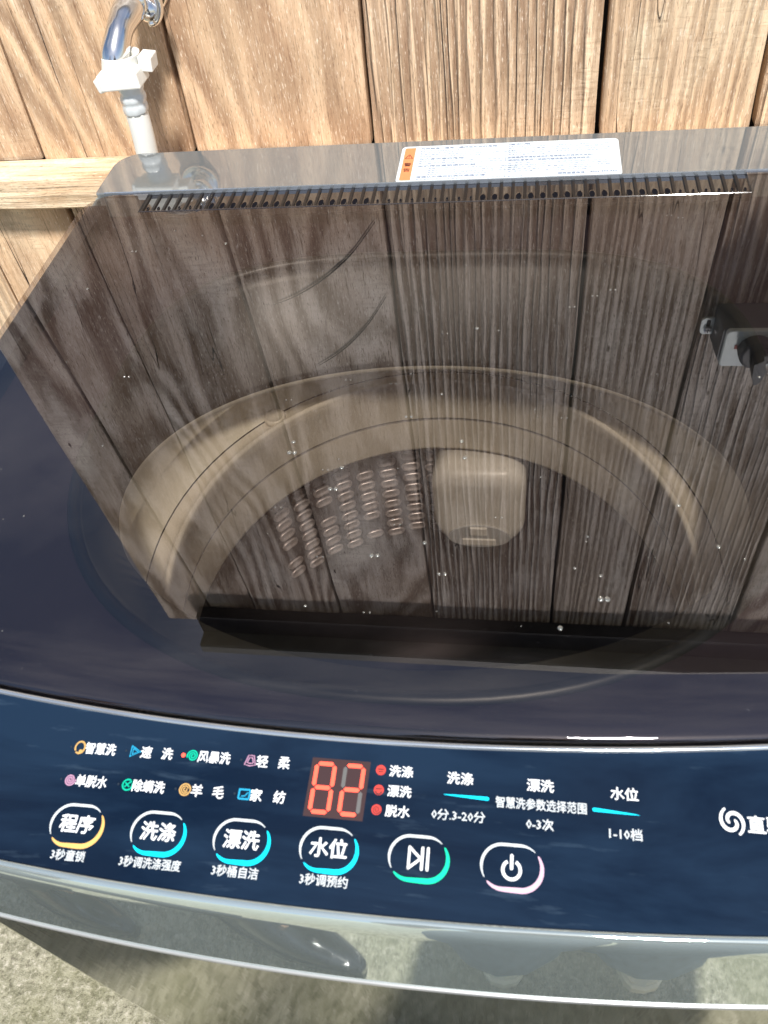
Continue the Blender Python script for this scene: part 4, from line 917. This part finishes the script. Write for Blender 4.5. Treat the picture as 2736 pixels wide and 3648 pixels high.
    q = {'lo': (Vector(J['hip']).lerp(Vector(J['waist']), -0.35), (0.17, 0.135)), 'waist': (J['waist'], (0.15, 0.12)), 'chest': (J['chest'], (0.175, 0.13)), 'neck': (Vector(J['chest']).lerp(Vector(J['neck']), 0.75), 0.062)}
    ee = [('lo', 'waist'), ('waist', 'chest'), ('chest', 'neck')]
    for s in 'LR':
        q.update({'sh' + s: (J['sh' + s], 0.075), 'el' + s: (J['el' + s], 0.055), 'cu' + s: (V('el' + s).lerp(V('wr' + s), 0.8), 0.042)}); ee += [('chest', 'sh' + s), ('sh' + s, 'el' + s), ('el' + s, 'cu' + s)]
    skin_mesh('shirt', q, ee, topm, root, 'lo', 2)
    for hl, to in feet: shoe(root, hl, to, shoem, solem, point=point)
    return root
person('person in wide blue jeans and cream-toed shoes, mirrored at right in the silver front strip',
       dict(hip=(0.20, -0.42, 0.90), waist=(0.20, -0.48, 1.05), chest=(0.20, -0.58, 1.28), neck=(0.18, -0.57, 1.44), chin=(0.17, -0.55, 1.50), brow=(0.165, -0.54, 1.57), crown=(0.165, -0.57, 1.66), face=(-0.1, 0.85, -0.5),
            shL=(0.02, -0.57, 1.38), elL=(-0.03, -0.60, 1.12), wrL=(-0.02, -0.54, 0.90), paL=(-0.02, -0.535, 0.84), sideL=(0, 1, 0), curlL=(1, 0, 0),
            shR=(0.37, -0.57, 1.38), elR=(0.42, -0.60, 1.12), wrR=(0.41, -0.54, 0.90), paR=(0.41, -0.535, 0.84), sideR=(0, 1, 0), curlR=(-1, 0, 0),
            thL=(0.11, -0.42, 0.84), knL=(0.09, -0.23, 0.50), anL=(0.085, -0.155, 0.10), ftL=(0.085, -0.15, 0.045),
            thR=(0.29, -0.42, 0.84), knR=(0.28, -0.225, 0.50), anR=(0.275, -0.147, 0.10), ftR=(0.273, -0.14, 0.045)),
       [((0.085, -0.345), (0.083, -0.076)), ((0.277, -0.335), (0.272, -0.066))], M['jeans'], M['shirt'], M['shoe_white'], M['sole'], 0.108, 0.05, 0.25)
person('person in dark trousers and black shoes at left, mirrored in the silver front strip',
       dict(hip=(-0.80, -0.62, 0.90), waist=(-0.82, -0.65, 1.03), chest=(-0.83, -0.67, 1.25), neck=(-0.80, -0.66, 1.41), chin=(-0.77, -0.65, 1.47), brow=(-0.76, -0.64, 1.54), crown=(-0.77, -0.65, 1.63), face=(0.8, 0.5, -0.2),
            shL=(-0.90, -0.52, 1.34), elL=(-0.93, -0.48, 1.08), wrL=(-0.88, -0.46, 0.86), paL=(-0.87, -0.46, 0.80), sideL=(1, 0, 0), curlL=(0.2, -1, 0),
            shR=(-0.73, -0.82, 1.34), elR=(-0.74, -0.85, 1.08), wrR=(-0.69, -0.82, 0.86), paR=(-0.68, -0.82, 0.80), sideR=(1, 0, 0), curlR=(0.2, 1, 0),
            thL=(-0.83, -0.53, 0.84), knL=(-0.70, -0.24, 0.48), anL=(-0.60, -0.075, 0.09), ftL=(-0.56, -0.066, 0.04),
            thR=(-0.74, -0.68, 0.84), knR=(-0.50, -0.32, 0.48), anR=(-0.33, -0.14, 0.09), ftR=(-0.22, -0.112, 0.04)),
       [((-0.69, -0.070), (-0.46, -0.045)), ((-0.39, -0.150), (-0.11, -0.080))], M['trousers'], M['shirt2'], M['shoe_black'], M['shoe_black'], 0.075, 0.55)
